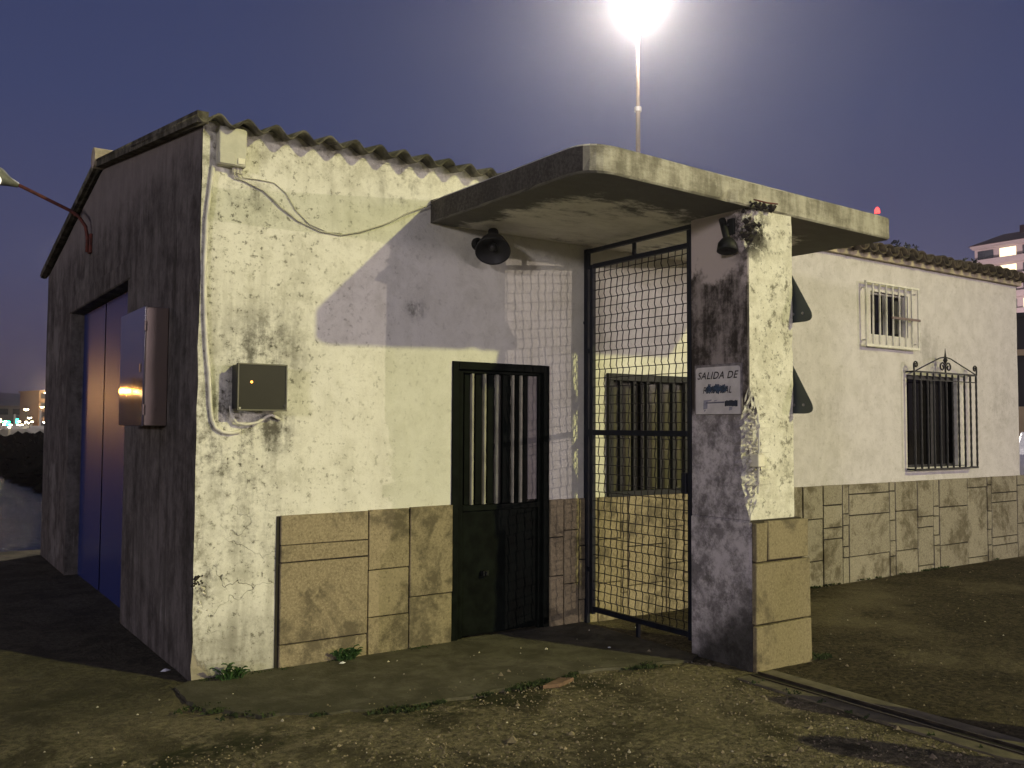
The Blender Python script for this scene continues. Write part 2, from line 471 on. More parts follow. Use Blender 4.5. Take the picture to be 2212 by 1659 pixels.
M['boxdark'] = plain('dark_meter_case', (.020, .020, .022), .5, var=.4, scale=14)
M['rust'] = plain('rusty_red_pipe', (.12, .030, .020), .75, var=.55, scale=18, bump=.3)
M['lampgrey'] = plain('lamp_grey_metal', (.16, .16, .14), .55, var=.3, scale=10)
M['signback'] = plain('dark_grey_sign_back', (.050, .062, .058), .6, var=.3, scale=3)
M['signwhite'] = plain('sign_white', (.62, .59, .58), .5, var=.14, scale=9)
M['signred'] = plain('sign_red', (.35, .02, .02), .5, var=.2)
M['ink'] = plain('brown_black_lettering', (.050, .035, .032), .7, var=.3, scale=40)
M['bluepaint'] = plain('blue_scribble_paint', (.030, .055, .105), .6, var=.6, scale=26)
M['navypaint'] = plain('dark_blue_paint', (.018, .024, .045), .6, var=.4, scale=26)
M['smear'] = plain('smeared_blue_grey_paint', (.30, .30, .36), .7, var=.25, scale=30)
M['postgrey'] = plain('galvanised_post', (.28, .27, .25), .55, .3, var=.2, scale=5)
M['mastrust'] = plain('weathered_mast', (.075, .050, .028), .7, var=.35, scale=3)
M['rail'] = plain('worn_steel_rail', (.10, .085, .065), .4, .7, var=.4, scale=12)
M['raildark'] = plain('rail_groove_dirt', (.020, .017, .012), .95, var=.4, scale=20)
M['railconc'] = plain('rail_bed_concrete', (.15, .13, .085), .93, var=.4, scale=7, bump=.5)
M['joint'] = plain('dark_joint_dirt', (.030, .026, .018), .95, var=.3)
M['leaf'] = plain('weed_leaf', (.045, .105, .026), .6, var=.45, scale=30)
M['mossm'] = plain('moss_tuft', (.040, .058, .018), .9, var=.4, scale=30)
M['pebble'] = plain('pale_pebble', (.50, .45, .34), .85, var=.5, scale=6)
M['litter'] = plain('crumpled_white_paper', (.75, .75, .76), .7, var=.1)
M['treeleaf'] = plain('dark_foliage', (.010, .013, .008), .7, var=.5, scale=2)
M['bark'] = plain('bark', (.02, .015, .01), .9, var=.3)
M['rock'] = plain('black_wet_rock', (.004, .004, .004), .9, var=.5, scale=1, spec=.0)
M['bollard'] = plain('bollard_concrete', (.32, .29, .23), .9, var=.3, scale=8, bump=.4)
M['spall'] = plain('spalled_mortar', (.62, .59, .50), .95, var=.5, scale=26, bump=.8)
M['darkhole'] = plain('dark_broken_concrete', (.035, .028, .022), .95, var=.6, scale=40, bump=.8)

def m_glass(name, col, rough):
    n = N(name)
    a = n.noise(3, 3)
    n.bump(n.noise(2.2, 2), .06, .02)
    return n.fin(n.mix(a, tuple(c*.6 for c in col), col), rough, 0.0, .35)
M['glass'] = m_glass('dusty_window_glass', (.10, .095, .06), .06)
M['glassdark'] = m_glass('dark_window_glass', (.012, .011, .012), .06)
M['glassdoor'] = m_glass('dusty_door_glass', (.045, .042, .034), .25)
n = N('smoky_meter_cover'); M['meterglass'] = n.fin(n.mix(n.noise(5), (.030, .029, .018), (.046, .044, .027)), .32, 0, .12)
n = N('ribbed_blue_shutter')
wv = n.noise(1, 3, .5, n.scaled((.5, 60, .4)))
M['shutter'] = n.fin(n.mix(n.mr(wv, .35, .65), (.014, .028, .13), (.020, .038, .17)), .27, 0.0, .9)
n = N('stainless_steel'); n.bump(n.noise(1.4, 2), .10, .02)
M['steel'] = n.fin((.55, .54, .55), .06, 1.0)
n = N('reflection_brown_steel')
M['steelside'] = n.fin(n.mix(n.noise(1.5, 3), (.26, .20, .17), (.34, .27, .23)), .42, .7)  # brown base colour stands for reflections on the cabinet side
n = N('sea_water')
n.bump(n.ma('ADD', n.noise(1, 4, .6, n.scaled((.9, .5, 1))), n.ma('MULTIPLY', n.noise(1, 5, .65, n.scaled((3.6, 1.8, 1))), .45)), 1.0, .22)
n.b.inputs['IOR'].default_value = 1.33
M['water'] = n.fin((.006, .008, .016), .03)
M['hill'] = plain('far_hill', (.050, .036, .040), 1, var=.2, scale=.02)
M['shore'] = plain('shore_ground', (.12, .09, .06), .95, var=.3, scale=.1)
M['facade'] = plain('pink_grey_facade', (.42, .33, .33), .9, var=.08, scale=.2)
M['facade2'] = plain('ochre_facade', (.45, .30, .18), .9, var=.12, scale=.2)
M['facade3'] = plain('grey_facade', (.34, .30, .26), .9, var=.12, scale=.2)
M['redroof'] = plain('dark_red_roof', (.085, .020, .018), .9, var=.25, scale=.5)
M['winband'] = plain('dark_window_band', (.035, .038, .048), .3, var=.3, scale=.6)
M['bluepane'] = plain('blue_shade_panel', (.030, .035, .14), .6, var=.2)
M['darkshed'] = plain('dark_shed_wall', (.022, .020, .022), .8, var=.3, scale=1)
M['beige'] = plain('beige_fascia', (.42, .33, .20), .8, var=.15, scale=1)
M['carpaint'] = plain('white_car_paint', (.70, .70, .70), .25, var=.05)
M['tyre'] = plain('tyre_rubber', (.012, .012, .012), .9, var=.2)
M['blueboat'] = plain('navy_panel', (.012, .016, .045), .6, var=.2)
M['hull'] = plain('white_hull', (.55, .53, .48), .5, var=.1, scale=1)
M['wood'] = plain('pier_wood', (.10, .065, .045), .9, var=.3, scale=1)
G = {}
G['sodium'] = glow('sodium_lamp_glow', (1.0, .43, .07), 560)
G['warm'] = glow('warm_white_glow', (1.0, .86, .52), 45)
G['white'] = glow('floodlight_glow', (1.0, .94, .80), 30)
G['green'] = glow('green_sign_glow', (.05, 1.0, .55), 9)
G['blue'] = glow('blue_sign_glow', (.35, .45, 1.0), 10)
G['redbeacon'] = glow('red_beacon_glow', (1.0, .06, .05), 4)
G['window'] = glow('lit_window_glow', (1.0, .82, .50), 2.2)
G['bulb'] = glow('lamp_bulb_glow', (1.0, .95, .75), 1.3)
G['orangeglint'] = glow('orange_glint_glow', (1.0, .38, .05), 6.0)

# ================================================================== SETTING
def hgt(x, y):
    if -4 < x < 13 and -7.5 < y < 1:
        h = .010*mnoise.noise(Vector((x*1.1, y*1.1, 3)))+.006*mnoise.noise(Vector((x*4, y*4, 8)))+.0035*mnoise.noise(Vector((x*11, y*11, 5)))
        return h-.008
    return -.01
def frange(a, b, s):
    n = max(1, round((b-a)/s)); return [a+(b-a)*i/n for i in range(n+1)]
xs = [-400, -150, -60, -25, -12, -7]+frange(-4, 6.4, .07)+frange(6.8, 11, .4)+[12, 14, 18, 25, 40, 80, 160, 320, 900]
ys = [-400, -150, -80, -50, -25, -12, -9]+frange(-7, -4.2, .4)+frange(-4.0, .3, .07)+[.8, 2, 4, 5.5, 7.2, 12, 25, 60, 150, 400, 1200]
gv = []; gf = []
for j, yy in enumerate(ys):
    for i, xx in enumerate(xs):
        gv.append((xx, yy, hgt(xx, yy)))
nx = len(xs)
for j in range(len(ys)-1):
    for i in range(nx-1):
        if ys[j] >= 7.19 and xs[i] < 10.9: continue
        gf.append((j*nx+i, j*nx+i+1, (j+1)*nx+i+1, (j+1)*nx+i))
me = bpy.data.meshes.new('ground'); me.from_pydata(gv, [], gf); me.materials.append(M['ground'])
for p in me.polygons: p.use_smooth = True
structure(link('ground', me))
b = MB(); b.box(-400, 11, 6.9, 7.198, -4, -.02); structure(b.build('quay_wall', M['railconc']))
b = MB(); b.quad((-1500, 7.0, -1.5), (11.0, 7.0, -1.5), (260, 1400, -1.5), (-1500, 1400, -1.5)); structure(b.build('water', M['water']))

# concrete apron in front of the door, with an irregular broken edge
edge = [(-.12, -.10), (-.12, -.54), (.12, -.86), (.45, -1.05), (.83, -1.17), (1.33, -1.22), (1.75, -1.19), (2.17, -1.17), (2.5, -1.24), (2.82, -1.32), (3.02, -1.36)]
pts = []
for (a, c), (d, e) in zip(edge[:-1], edge[1:]):
    for k in range(6):
        t = k/6; q = Vector((a+(d-a)*t, c+(e-c)*t, 0))
        pts.append((q.x+.03*mnoise.noise(q*9), q.y+.05*mnoise.noise(q*7+Vector((3, 1, 0)))))
pts += [(3.10, -1.3), (3.10, -.002), (-.02, -.002)]
b = MB(); b.prism(pts, lambda x, y: (x, y, -.05), lambda x, y: (x, y, .012+.006*mnoise.noise(Vector((x*2, y*2, 0)))))
structure(b.build('concrete_apron', M['apron']))

# ================================================================== MAIN BUILDING
def grid_wall(name, mat, u0, u1, z0, ztop, holes, to3d, thick, parent, step=.16, rough=.004, edge_rough=.0):
    """wall with openings: front face subdivided and slightly uneven, with reveals and a back face"""
    us = sorted(set([u0, u1]+[h[0] for h in holes]+[h[1] for h in holes]))
    def fill(vs):
        o = []
        for a, c in zip(vs[:-1], vs[1:]):
            k = max(1, round((c-a)/step)); o += [a+(c-a)*i/k for i in range(k)]
        return o+[vs[-1]]
    us = fill(us)
    zmax = max(ztop(u) for u in (u0, u1, (u0+u1)/2))
    zb = sorted(set([z0]+[h[2] for h in holes if h[2] > z0]+[h[3] for h in holes]))
    zs = fill(zb+[min(ztop(u) for u in us)]) if zb[-1] < min(ztop(u) for u in us) else fill(zb)
    v = []; f = []
    nz = len(zs)
    for u in us:
        for k, z in enumerate(zs):
            zz = z if k < nz-1 else ztop(u)
            d = rough*(mnoise.noise(Vector((u*2.2, z*2.2, 1)))+.6*mnoise.noise(Vector((u*7, z*7, 4))))
            du = 0
            if edge_rough and (u == u0): du = edge_rough*mnoise.noise(Vector((0, z*6, 2)))
            onhole = any(h[0]-1e-6 <= u <= h[1]+1e-6 and h[2]-1e-6 <= z <= h[3]+1e-6 for h in holes)
            v.append(to3d(u+du, 0 if onhole else d, zz))
    def inhole(uc, zc): return any(h[0] < uc < h[1] and h[2] < zc < h[3] for h in holes)
    for i in range(len(us)-1):
        for k in range(nz-1):
            if inhole((us[i]+us[i+1])/2, (zs[k]+zs[k+1])/2): continue
            f.append((i*nz+k, (i+1)*nz+k, (i+1)*nz+k+1, i*nz+k+1))
    def addq(*p):
        n = len(v); v.extend(p); f.append((n, n+1, n+2, n+3))
    for h in holes:
        a, c, lo, hi = h[:4]; dp = h[4] if len(h) > 4 else thick
        addq(to3d(a, 0, lo), to3d(a, 0, hi), to3d(a, dp, hi), to3d(a, dp, lo))
        addq(to3d(c, 0, lo), to3d(c, 0, hi), to3d(c, dp, hi), to3d(c, dp, lo))
        addq(to3d(a, 0, hi), to3d(c, 0, hi), to3d(c, dp, hi), to3d(a, dp, hi))
        addq(to3d(a, 0, lo), to3d(c, 0, lo), to3d(c, dp, lo), to3d(a, dp, lo))
    me = bpy.data.meshes.new(name); me.from_pydata(v, [], f)
    bm = bmesh.new(); bm.from_mesh(me); bmesh.ops.recalc_face_normals(bm, faces=bm.faces); bm.to_mesh(me); bm.free()
    me.materials.append(mat)
    for p in me.polygons: p.use_smooth = False
    return link(name, me, parent)

front = lambda u, d, z: (u, d, z)
sidef = lambda u, d, z: (d, u, z)
XS = 4.90      # where the two buildings meet, behind the column
EAVE = 3.50; RIDGE_Y = 3.30; RIDGE_Z = 4.0; BACK_Y = 6.68; BACK_Z = 3.42
DOOR = (1.865, 2.77, -.2, 2.085, .09)
WIN1 = (3.41, 4.80, 1.02, 2.04, .10)
shed = thing('warehouse', 'long whitewashed harbour shed with corrugated roof and grimy dark side wall', 'building')
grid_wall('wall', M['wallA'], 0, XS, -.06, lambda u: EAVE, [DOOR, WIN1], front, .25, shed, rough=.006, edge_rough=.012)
gable = lambda y: EAVE+(RIDGE_Z-EAVE)*y/RIDGE_Y if y < RIDGE_Y else RIDGE_Z-(RIDGE_Z-BACK_Z)*(y-RIDGE_Y)/(BACK_Y-RIDGE_Y)
SH = (2.09, 4.86, -.2, 2.79, .16)
# gable wall split at ridge so its top follows the roof
def gable_wall():
    v = []; f = []
    ysb = sorted(set([0, .5, 1, 1.5, SH[0], 2.7, RIDGE_Y, 3.9, 4.4, SH[1], 5.4, 6.0, BACK_Y]))
    zsb = [-.06, .4, .9, 1.4, 1.9, 2.4, SH[3], 3.1, 99]
    nz = len(zsb)
    for y in ysb:
        for z in zsb:
            zz = gable(y) if z == 99 else z
            hole = SH[0] <= y <= SH[1] and z <= SH[3]
            d = 0 if (hole or y == 0) else .006*mnoise.noise(Vector((y*2, z*2, 9)))
            du = .012*mnoise.noise(Vector((0, z*6, 2)))-.002 if y == 0 else 0
            v.append((d+du, y, zz))
    for i in range(len(ysb)-1):
        for k in range(nz-1):
            if SH[0] <= (ysb[i]+ysb[i+1])/2 <= SH[1] and k < zsb.index(SH[3]): continue
            f.append((i*nz+k, i*nz+k+1, (i+1)*nz+k+1, (i+1)*nz+k))
    def q(*p):
        n = len(v); v.extend(p); f.append((n, n+1, n+2, n+3))
    a, c, lo, hi, dp = SH
    q((0, a, lo), (0, a, hi), (dp, a, hi), (dp, a, lo)); q((0, c, lo), (0, c, hi), (dp, c, hi), (dp, c, lo)); q((0, a, hi), (0, c, hi), (dp, c, hi), (dp, a, hi))
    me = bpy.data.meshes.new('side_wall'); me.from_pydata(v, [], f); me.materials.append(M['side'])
    return link('side_wall', me, shed)
gable_wall()
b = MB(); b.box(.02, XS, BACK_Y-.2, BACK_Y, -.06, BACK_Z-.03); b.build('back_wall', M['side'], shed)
# corrugated roof sheets
PITCH = .187
def corr_sheet(x0, x1, y0, y1, zf, t=.007, amp=.034):
    b = MB(); n = int(round((x1-x0)/PITCH*10)); cols = []
    for i in range(n+1):
        x = x0+(x1-x0)*i/n; w = amp*math.cos(2*math.pi*(x-.065)/PITCH)
        cols.append((x, w))
    yy = [y0, y1]
    base = 0
    for x, w in cols:
        for y in yy:
            b.v.append((x, y, zf(y)+w+t)); b.v.append((x, y, zf(y)+w-t))
    for i in range(n):
        o = i*4; p = o+4
        b.f += [(o, p, p+2, o+2), (o+1, o+3, p+3, p+1), (o, o+1, p+1, p), (o+2, p+2, p+3, o+3)]
    b.f += [(0, 2, 3, 1), (n*4, n*4+1, n*4+3, n*4+2)]
    return b
zf1 = lambda y: EAVE+.044+(RIDGE_Z-EAVE)*y/RIDGE_Y
zf2 = lambda y: RIDGE_Z+.065-(RIDGE_Z-BACK_Z)*(y-RIDGE_Y)/(BACK_Y-RIDGE_Y)
W5 = PITCH*5
k = 0; x = -.075
while x < XS-.05:
    x1 = min(x+W5, XS)
    lift = .004*(k % 2)+jit(.004)
    corr_sheet(x, x1, -.125+jit(.015), 1.75, lambda y: zf1(y)+lift).build('roof_sheet', M['corr'], shed, smooth=True)
    corr_sheet(x, x1, 1.68, RIDGE_Y, lambda y: zf1(y)+lift+.022).build('roof_sheet', M['corr'], shed, smooth=True)
    corr_sheet(x, x1, RIDGE_Y, BACK_Y+.15, lambda y: zf2(y)+lift).build('roof_sheet', M['corr'], shed, smooth=True)
    x += W5; k += 1
b = MB(); b.tube([(-.09, RIDGE_Y, RIDGE_Z+.09), (XS, RIDGE_Y, RIDGE_Z+.09)], .10, 10); b.build('ridge_cap', M['mortar'], shed)
# verge board along the gable
b = MB()
for (ya, yb, zf) in ((-.12, RIDGE_Y, zf1), (RIDGE_Y, BACK_Y+.13, zf2)):
    n0 = len(b.v)
    for y in (ya, yb):
        for dx in (-.070, .0):
            b.v.append((dx, y, zf(y)-.040)); b.v.append((dx, y, zf(y)+.034))
    b.f += [(n0, n0+1, n0+5, n0+4), (n0+2, n0+6, n0+7, n0+3), (n0+1, n0+3, n0+7, n0+5), (n0, n0+4, n0+6, n0+2), (n0, n0+2, n0+3, n0+1), (n0+4, n0+5, n0+7, n0+6)]
b.build('verge_board', M['corr'], shed)
# mortar fillet under the corrugations
b = MB(); nn = 120
for i in range(nn+1):
    x = .0+4.9*i/nn; w = .022*math.cos(2*math.pi*(x-.065)/PITCH)
    b.v += [(x, -.004, EAVE-.02), (x, -.006, EAVE+.030+w), (x, .02, EAVE+.032+w)]
for i in range(nn):
    o = 3*i; b.f += [(o, o+3, o+4, o+1), (o+1, o+4, o+5, o+2)]
b.build('eave_fillet', M['wallA'], shed)

# stone dado ----------------------------------------------------------------
def slab_stone(x0, x1, z0, z1, parent, mat=None, y=-.028, name='dado_stone', gap=.005):
    b = MB(); pr = y+jit(.004)
    b.box(x0+gap, x1-gap, pr, -.0005, z0+gap*(z0 > .01), z1-gap*.6)
    for i in range(len(b.v)):
        a, c, d = b.v[i]; b.v[i] = (a+jit(.0022), c+(jit(.0015) if c < -.01 else 0), d+jit(.0022))
    return b.build(name, mat or M['stone'], parent, bevel=.0035)
def dado(cols, parent, mat=None):
    for x0, x1, zb, top in cols:
        zz = [-.05]+zb+[top]
        for a, c in zip(zz[:-1], zz[1:]): slab_stone(x0, x1, a, c, parent, mat, gap=.0075 if mat else .005)
dado([(.548, 1.183, [.157, .690, .805], 1.004), (1.183, 1.507, [.261, .590], 1.010), (1.507, 1.868, [.370], 1.016),
      (2.772, 2.912, [.402, .71], 1.016), (2.912, 3.068, [.330, .760], 1.016), (3.068, 3.27, [.19, .514, .623], 1.016),
      (3.27, 3.52, [.30, .66], 1.014), (3.52, 3.60, [.2, .42, .8], 1.014), (3.60, 4.05, [.25, .58], 1.014), (4.05, 4.27, [.40, .72], 1.014),
      (4.27, 4.36, [.3, .55, .83], 1.014), (4.36, 4.9, [.28, .70], 1.014)], shed)
b = MB(); b.box(.527, 1.868, -.008, -.0008, -.05, .998); b.box(2.772, 4.9, -.008, -.0008, -.05, 1.008); b.build('dado_bedding', M['joint'], shed)

# door ------------------------------------------------------------------------
dx0, dx1, dz1 = DOOR[0], DOOR[1], DOOR[3]
df = MB()
df.box(dx0, dx0+.055, -.015, .085, -.04, dz1); df.box(dx1-.055, dx1, -.015, .085, -.04, dz1); df.box(dx0+.055, dx1-.055, -.015, .085, dz1-.06, dz1)
door = df.build('door', M['doorpaint'], shed, bevel=.004, label='dark green steel door with barred upper half')
b = MB(); b.box(dx0+.058, 1.975, .012, .055, .01, dz1-.063); b.box(2.68, dx1-.058, .012, .055, .01, dz1-.063)
b.box(1.975, 2.68, .012, .055, 2.0, dz1-.063); b.box(1.975, 2.68, .012, .055, .955, 1.0); b.build('leaf_frame', M['doorpaint'], door, bevel=.003)
b = MB(); b.box(1.975, 2.68, .030, .052, .02, .954); b.build('lower_panel', M['doorpaint'], door, bevel=.003)
b = MB(); b.box(1.975, 2.68, .062, .068, 1.0, 2.0); b.build('pane', M['glassdoor'], door)
for x0, x1 in ((2.053, 2.071), (2.165, 2.183), (2.278, 2.297), (2.430, 2.445), (2.505, 2.525)):
    b = MB(); b.box(x0, x1, .014, .036, 1.001, 1.999); b.build('bar', M['doorbar'], door, bevel=.002)
for x0, x1 in ((2.00, 2.05), (2.10, 2.16), (2.21, 2.274), (2.355, 2.425), (2.47, 2.502), (2.535, 2.585)):
    b = MB(); b.box(x0, x1, .040, .058, 1.001, 1.999); b.build('backing_slat', M['doorpaint'], door, bevel=.002)
b = MB(); b.box(2.592, 2.677, .030, .045, 1.02, 1.999); b.build('grey_plate', plain('worn_grey_plate', (.21, .19, .19), .6), door, bevel=.002)
b = MB(); b.box(2.15, 2.20, -.012, .028, .46, .50); b.box(2.165, 2.185, -.03, -.012, .465, .495); b.build('latch', M['black'], door, bevel=.003)
b = MB(); b.box(dx0, dx1, -.02, .2, -.06, -.002); b.build('threshold', M['apron'], door)

# barred window behind the gate ----------------------------------------------
x0, x1, z0, z1 = WIN1[:4]
b = MB()
b.box(x0-.03, x1+.03, -.035, .03, z1-.05, z1+.01); b.box(x0-.03, x1+.03, -.035, .03, z0-.012, z0+.035)
b.box(x0-.03, x0+.025, -.035, .03, z0+.035, z1-.05); b.box(x1-.025, x1+.03, -.035, .03, z0+.035, z1-.05)
w1 = b.build('window', M['black'], shed, bevel=.003, label='black barred window behind the mesh gate')
b = MB(); b.box(x0, x1, .075, .082, z0, z1); b.build('pane', M['glass'], w1)
xx = x0+.115
while xx < x1-.04:
    b = MB(); b.box(xx-.017, xx+.017, -.028, .010, z0+.03, z1-.045); b.build('bar', M['black'], w1, bevel=.003)
    xx += .155
for xm in (x0+.42, x0+.96):
    b = MB(); b.box(xm-.02, xm+.02, .045, .074, z0, z1); b.build('mullion', M['black'], w1)

# blue metal shutter on the side wall -----------------------------------------
b = MB(); b.box(.150, .158, SH[0], SH[1], -.05, SH[3]); sh = b.build('shutter_door', M['joint'], shed, label='tall blue ribbed metal door in the side wall')
for a, c in ((2.10, 2.66), (2.675, 3.65), (3.70, 4.85)):
    b = MB(); nr = int((c-a)/.02)
    for i in range(nr):
        ya = a+(c-a)*i/nr; yb = a+(c-a)*(i+1)/nr; ym = (ya+yb)/2
        b.quad((.128, ya, -.04), (.1268, ym, -.04), (.1268, ym, SH[3]-.01), (.128, ya, SH[3]-.01))
        b.quad((.1268, ym, -.04), (.128, yb, -.04), (.128, yb, SH[3]-.01), (.1268, ym, SH[3]-.01))
    b.build('panel', M['shutter'], sh)
b = MB(); b.box(-.012, .12, SH[0]-.08, SH[1]+.10, SH[3]-.002, SH[3]+.17); b.build('lintel', M['side'], shed, bevel=.01)

# ---------------------------------------------------------------- right building
annex = thing('office_annex', 'plain white harbour office with clay tile roof and two barred windows', 'building', (XS, 0, 0))
XE = 10.31
WU = (7.15, 7.86, 2.61, 3.09, .12); WL = (7.81, 9.04, 1.155, 2.205, .14)
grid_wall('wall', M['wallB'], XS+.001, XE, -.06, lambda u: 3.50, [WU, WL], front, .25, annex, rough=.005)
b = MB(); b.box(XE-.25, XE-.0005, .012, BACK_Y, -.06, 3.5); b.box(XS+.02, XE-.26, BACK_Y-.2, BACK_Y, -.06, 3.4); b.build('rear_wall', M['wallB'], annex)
b = MB(); b.box(XS+.01, XE+.03, -.055, .06, 3.43, 3.505)
for i in range(len(b.v)): pass
b.build('eave_course', M['mortar'], annex)
def barrel_tile(x, y0, y1, z0, z1, r=.088, up=True):
    b = MB(); n = 7
    for (y, z, rr) in ((y0, z0, r), (y1, z1, r*.86)):
        for ring in (0, -.014):
            for k in range(n+1):
                a = math.pi*k/n
                s = 1 if up else -1
                b.v.append((x+math.cos(a)*(rr+ring), y, z+s*math.sin(a)*(rr+ring)*.85))
    m = n+1
    for k in range(n):
        b.f += [(k, k+1, 2*m+k+1, 2*m+k), (m+k, 3*m+k, 3*m+k+1, m+k+1), (k, m+k, m+k+1, k+1), (2*m+k, 2*m+k+1, 3*m+k+1, 3*m+k)]
    b.f += [(0, 2*m, 3*m, m), (n, m+n, 3*m+n, 2*m+n)]
    return b
slope = (RIDGE_Z-EAVE)/RIDGE_Y
tz = lambda y: 3.50+slope*(y+.1)
nt = 27; tw = (XE+.10-XS)/nt
rest = MB()
for i in range(nt):
    xc = XS+.05+tw*(i+.5)
    for row in range(11):
        y0 = -.17+row*.34; y1 = y0+.40
        dz = .022*(row > 0)
        jx, jz = jit(.012), jit(.008)
        bt = barrel_tile(xc+jx, y0+jit(.025), y1, tz(y0)+.012+dz+jz, tz(y1)-.004+jz, tw*.50)
        bc = barrel_tile(xc+tw*.5+jx, y0+.02+jit(.02), y1, tz(y0)+.062+dz, tz(y1)+.045, tw*.46, up=False)
        if row < 3:
            bt.build('roof_tile', M['tile'], annex, smooth=True)
            bc.build('roof_tile', M['tile'], annex, smooth=True)
        else:
            for q in (bt, bc):
                o = len(rest.v); rest.v += q.v; rest.f += [tuple(o+t for t in ff) for ff in q.f]
stuff(rest.build('upper_roof_tiles', M['tile'], annex))
b = MB()
b.quad((XS, -.05, tz(-.05)-.03), (XE+.08, -.05, tz(-.05)-.03), (XE+.08, RIDGE_Y+.1, tz(RIDGE_Y)-.03), (XS, RIDGE_Y+.1, tz(RIDGE_Y)-.03))
b.quad((XS, RIDGE_Y+.1, tz(RIDGE_Y)-.03), (XE+.08, RIDGE_Y+.1, tz(RIDGE_Y)-.03), (XE+.08, BACK_Y+.15, 3.45), (XS, BACK_Y+.15, 3.45)); b.build('roof_deck', M['tile'], annex)
dado([(4.905, 5.35, [.31, .62], 1.012), (5.35, 5.46, [.2, .45, .77], 1.012), (5.46, 5.93, [.27, .6], 1.012), (5.93, 6.251, [.252, .674], 1.010),
      (6.251, 6.571, [.458, .573, .803], 1.012), (6.571, 6.680, [.250, .366, .584, .702], 1.012), (6.680, 7.407, [.252, .680, .900], 1.012),
      (7.407, 7.518, [.20, .368, .591, .909], 1.012), (7.518, 7.943, [.252, .683], 1.012), (7.943, 8.267, [.051, .478, .599], 1.012),
      (8.267, 8.389, [.258, .373, .591, .703], 1.012), (8.389, 8.999, [.250, .686], 1.012), (8.999, 9.450, [.058, .887], 1.012),
      (9.450, 9.551, [.18, .370, .591, .910], 1.012), (9.551, 10.175, [.163, .262, .690, .805], 1.012), (10.175, 10.43, [.4, .881], 1.012)], annex, M['stoneB'])
b = MB(); b.box(4.905, 10.43, -.008, -.0008, -.05, 1.006); b.box(10.311, 10.43, -.0006, .3, -.05, 1.006); b.build('dado_bedding', M['joint'], annex)
# upper window with white grille
x0, x1, z0, z1 = WU[:4]
b = MB(); t = .018
b.box(x0, x1, .05, .09, z1-t, z1); b.box(x0, x1, .05, .09, z0, z0+t); b.box(x0, x0+t, .05, .09, z0+t, z1-t); b.box(x1-t, x1, .05, .09, z0+t, z1-t); b.box(7.50, 7.515, .05, .085, z0+t, z1-t)
w2 = b.build('window', M['whitepaint'], annex, label='small white framed upper window')
b = MB(); b.box(x0, x1, .092, .098, z0, z1); b.build('pane', M['glassdark'], w2)
b = MB(); b.box(7.70, 7.76, .06, .09, z0+.05, z1-.06); b.build('catch_rail', M['iron'], w2)
gx0, gx1, gz0, gz1 = 6.965, 7.975, 2.495, 3.172; gy = -.062
wg = thing('window_grille', 'white painted bar grille over the small upper window', 'grille', (gx0, gy, gz0))
MB().box(gx0, gx1, gy-.012, gy+.012, gz0-.02, gz0+.006).build('bottom_rail', M['whitepaint'], wg)
MB().box(gx0, gx1, gy-.012, gy+.012, gz1-.012, gz1+.008).build('top_rail', M['whitepaint'], wg)
for xx in (gx0+.03, gx1-.03):
    for zz in (gz0+.05, gz1-.06): MB().box(xx-.008, xx+.008, gy+.010, -.001, zz-.008, zz+.008).build('wall_bracket', M['whitepaint'], wg)
for i in range(9):
    xx = gx0+.012+(gx1-gx0-.024)*i/8
    b = MB(); b.tube([(xx, gy, gz0+.004), (xx, gy, gz1-.01)], .0105, 8); b.build('bar', M['whitepaint'], wg)
b = MB(); b.box(7.42, gx1, gy-.022, gy-.010, 2.80, 2.825); b.build('hasp', plain('grille_hasp', (.16, .11, .11), .6), wg)
# lower window with wrought iron grille
x0, x1, z0, z1 = WL[:4]
b = MB(); t = .045
b.box(x0, x1, .06, .10, z1-t, z1); b.box(x0, x1, .06, .10, z0, z0+t*.6); b.box(x0, x0+t, .06, .10, z0+t*.6, z1-t); b.box(x1-t, x1, .06, .10, z0+t*.6, z1-t); b.box(8.38, 8.44, .055, .098, z0+t*.6, z1-t)
w3 = b.build('window', M['iron'], annex, label='dark lower window')
b = MB(); b.box(x0, x1, .104, .11, z0, z1); b.build('pane', M['glassdark'], w3)
b = MB(); b.box(8.86, 9.01, -.002, .05, z0+.01, z1-.005); b.build('inner_jamb', M['whitepaint'], w3)
b = MB(); b.box(x0-.02, x1+.03, -.03, .055, z0-.035, z0-.002); b.build('sill', M['whitepaint'], w3, bevel=.004)
gx0, gx1, gz0, gz1, gy = 7.79, 9.115, 1.14, 2.235, -.10
gr = thing('window_grille', 'black wrought iron grille with scrolls and spike finial over the lower window', 'grille', (gx0, gy, gz0))
MB().box(gx0, gx1, gy-.010, gy+.010, gz0-.012, gz0+.008).build('bottom_rail', M['iron'], gr)
MB().box(gx0, gx1, gy-.010, gy+.010, gz1-.010, gz1+.008).build('top_rail', M['iron'], gr)
MB().box(gx0, gx1, gy-.008, gy+.008, gz1-.095, gz1-.083).build('cross_rail', M['iron'], gr)
for xx in (gx0+.008, gx1-.008):
    for zz in (gz0, gz1-.002): MB().box(xx-.008, xx+.008, gy+.011, -.001, zz-.009, zz+.009).build('wall_bracket', M['iron'], gr)
for i in range(11):
    xx = gx0+.012+(gx1-gx0-.024)*i/10
    pts = [(xx, gy, gz0+.008+(gz1-gz0-.02)*k/24) for k in range(25)]
    b = MB(); b.tube(pts, [.0105+.0028*(k % 2) for k in range(25)], 6); b.build('bar', M['iron'], gr)
b = MB()
xm = 8.44
b.tube([(gx0+.05, gy, gz1+.01), (xm-.12, gy, gz1+.17), (xm-.02, gy, gz1+.185)], .008, 6); b.tube([(gx1-.03, gy, gz1+.01), (xm+.12, gy, gz1+.17), (xm+.02, gy, gz1+.185)], .008, 6)
b.build('crest_bar', M['iron'], gr)
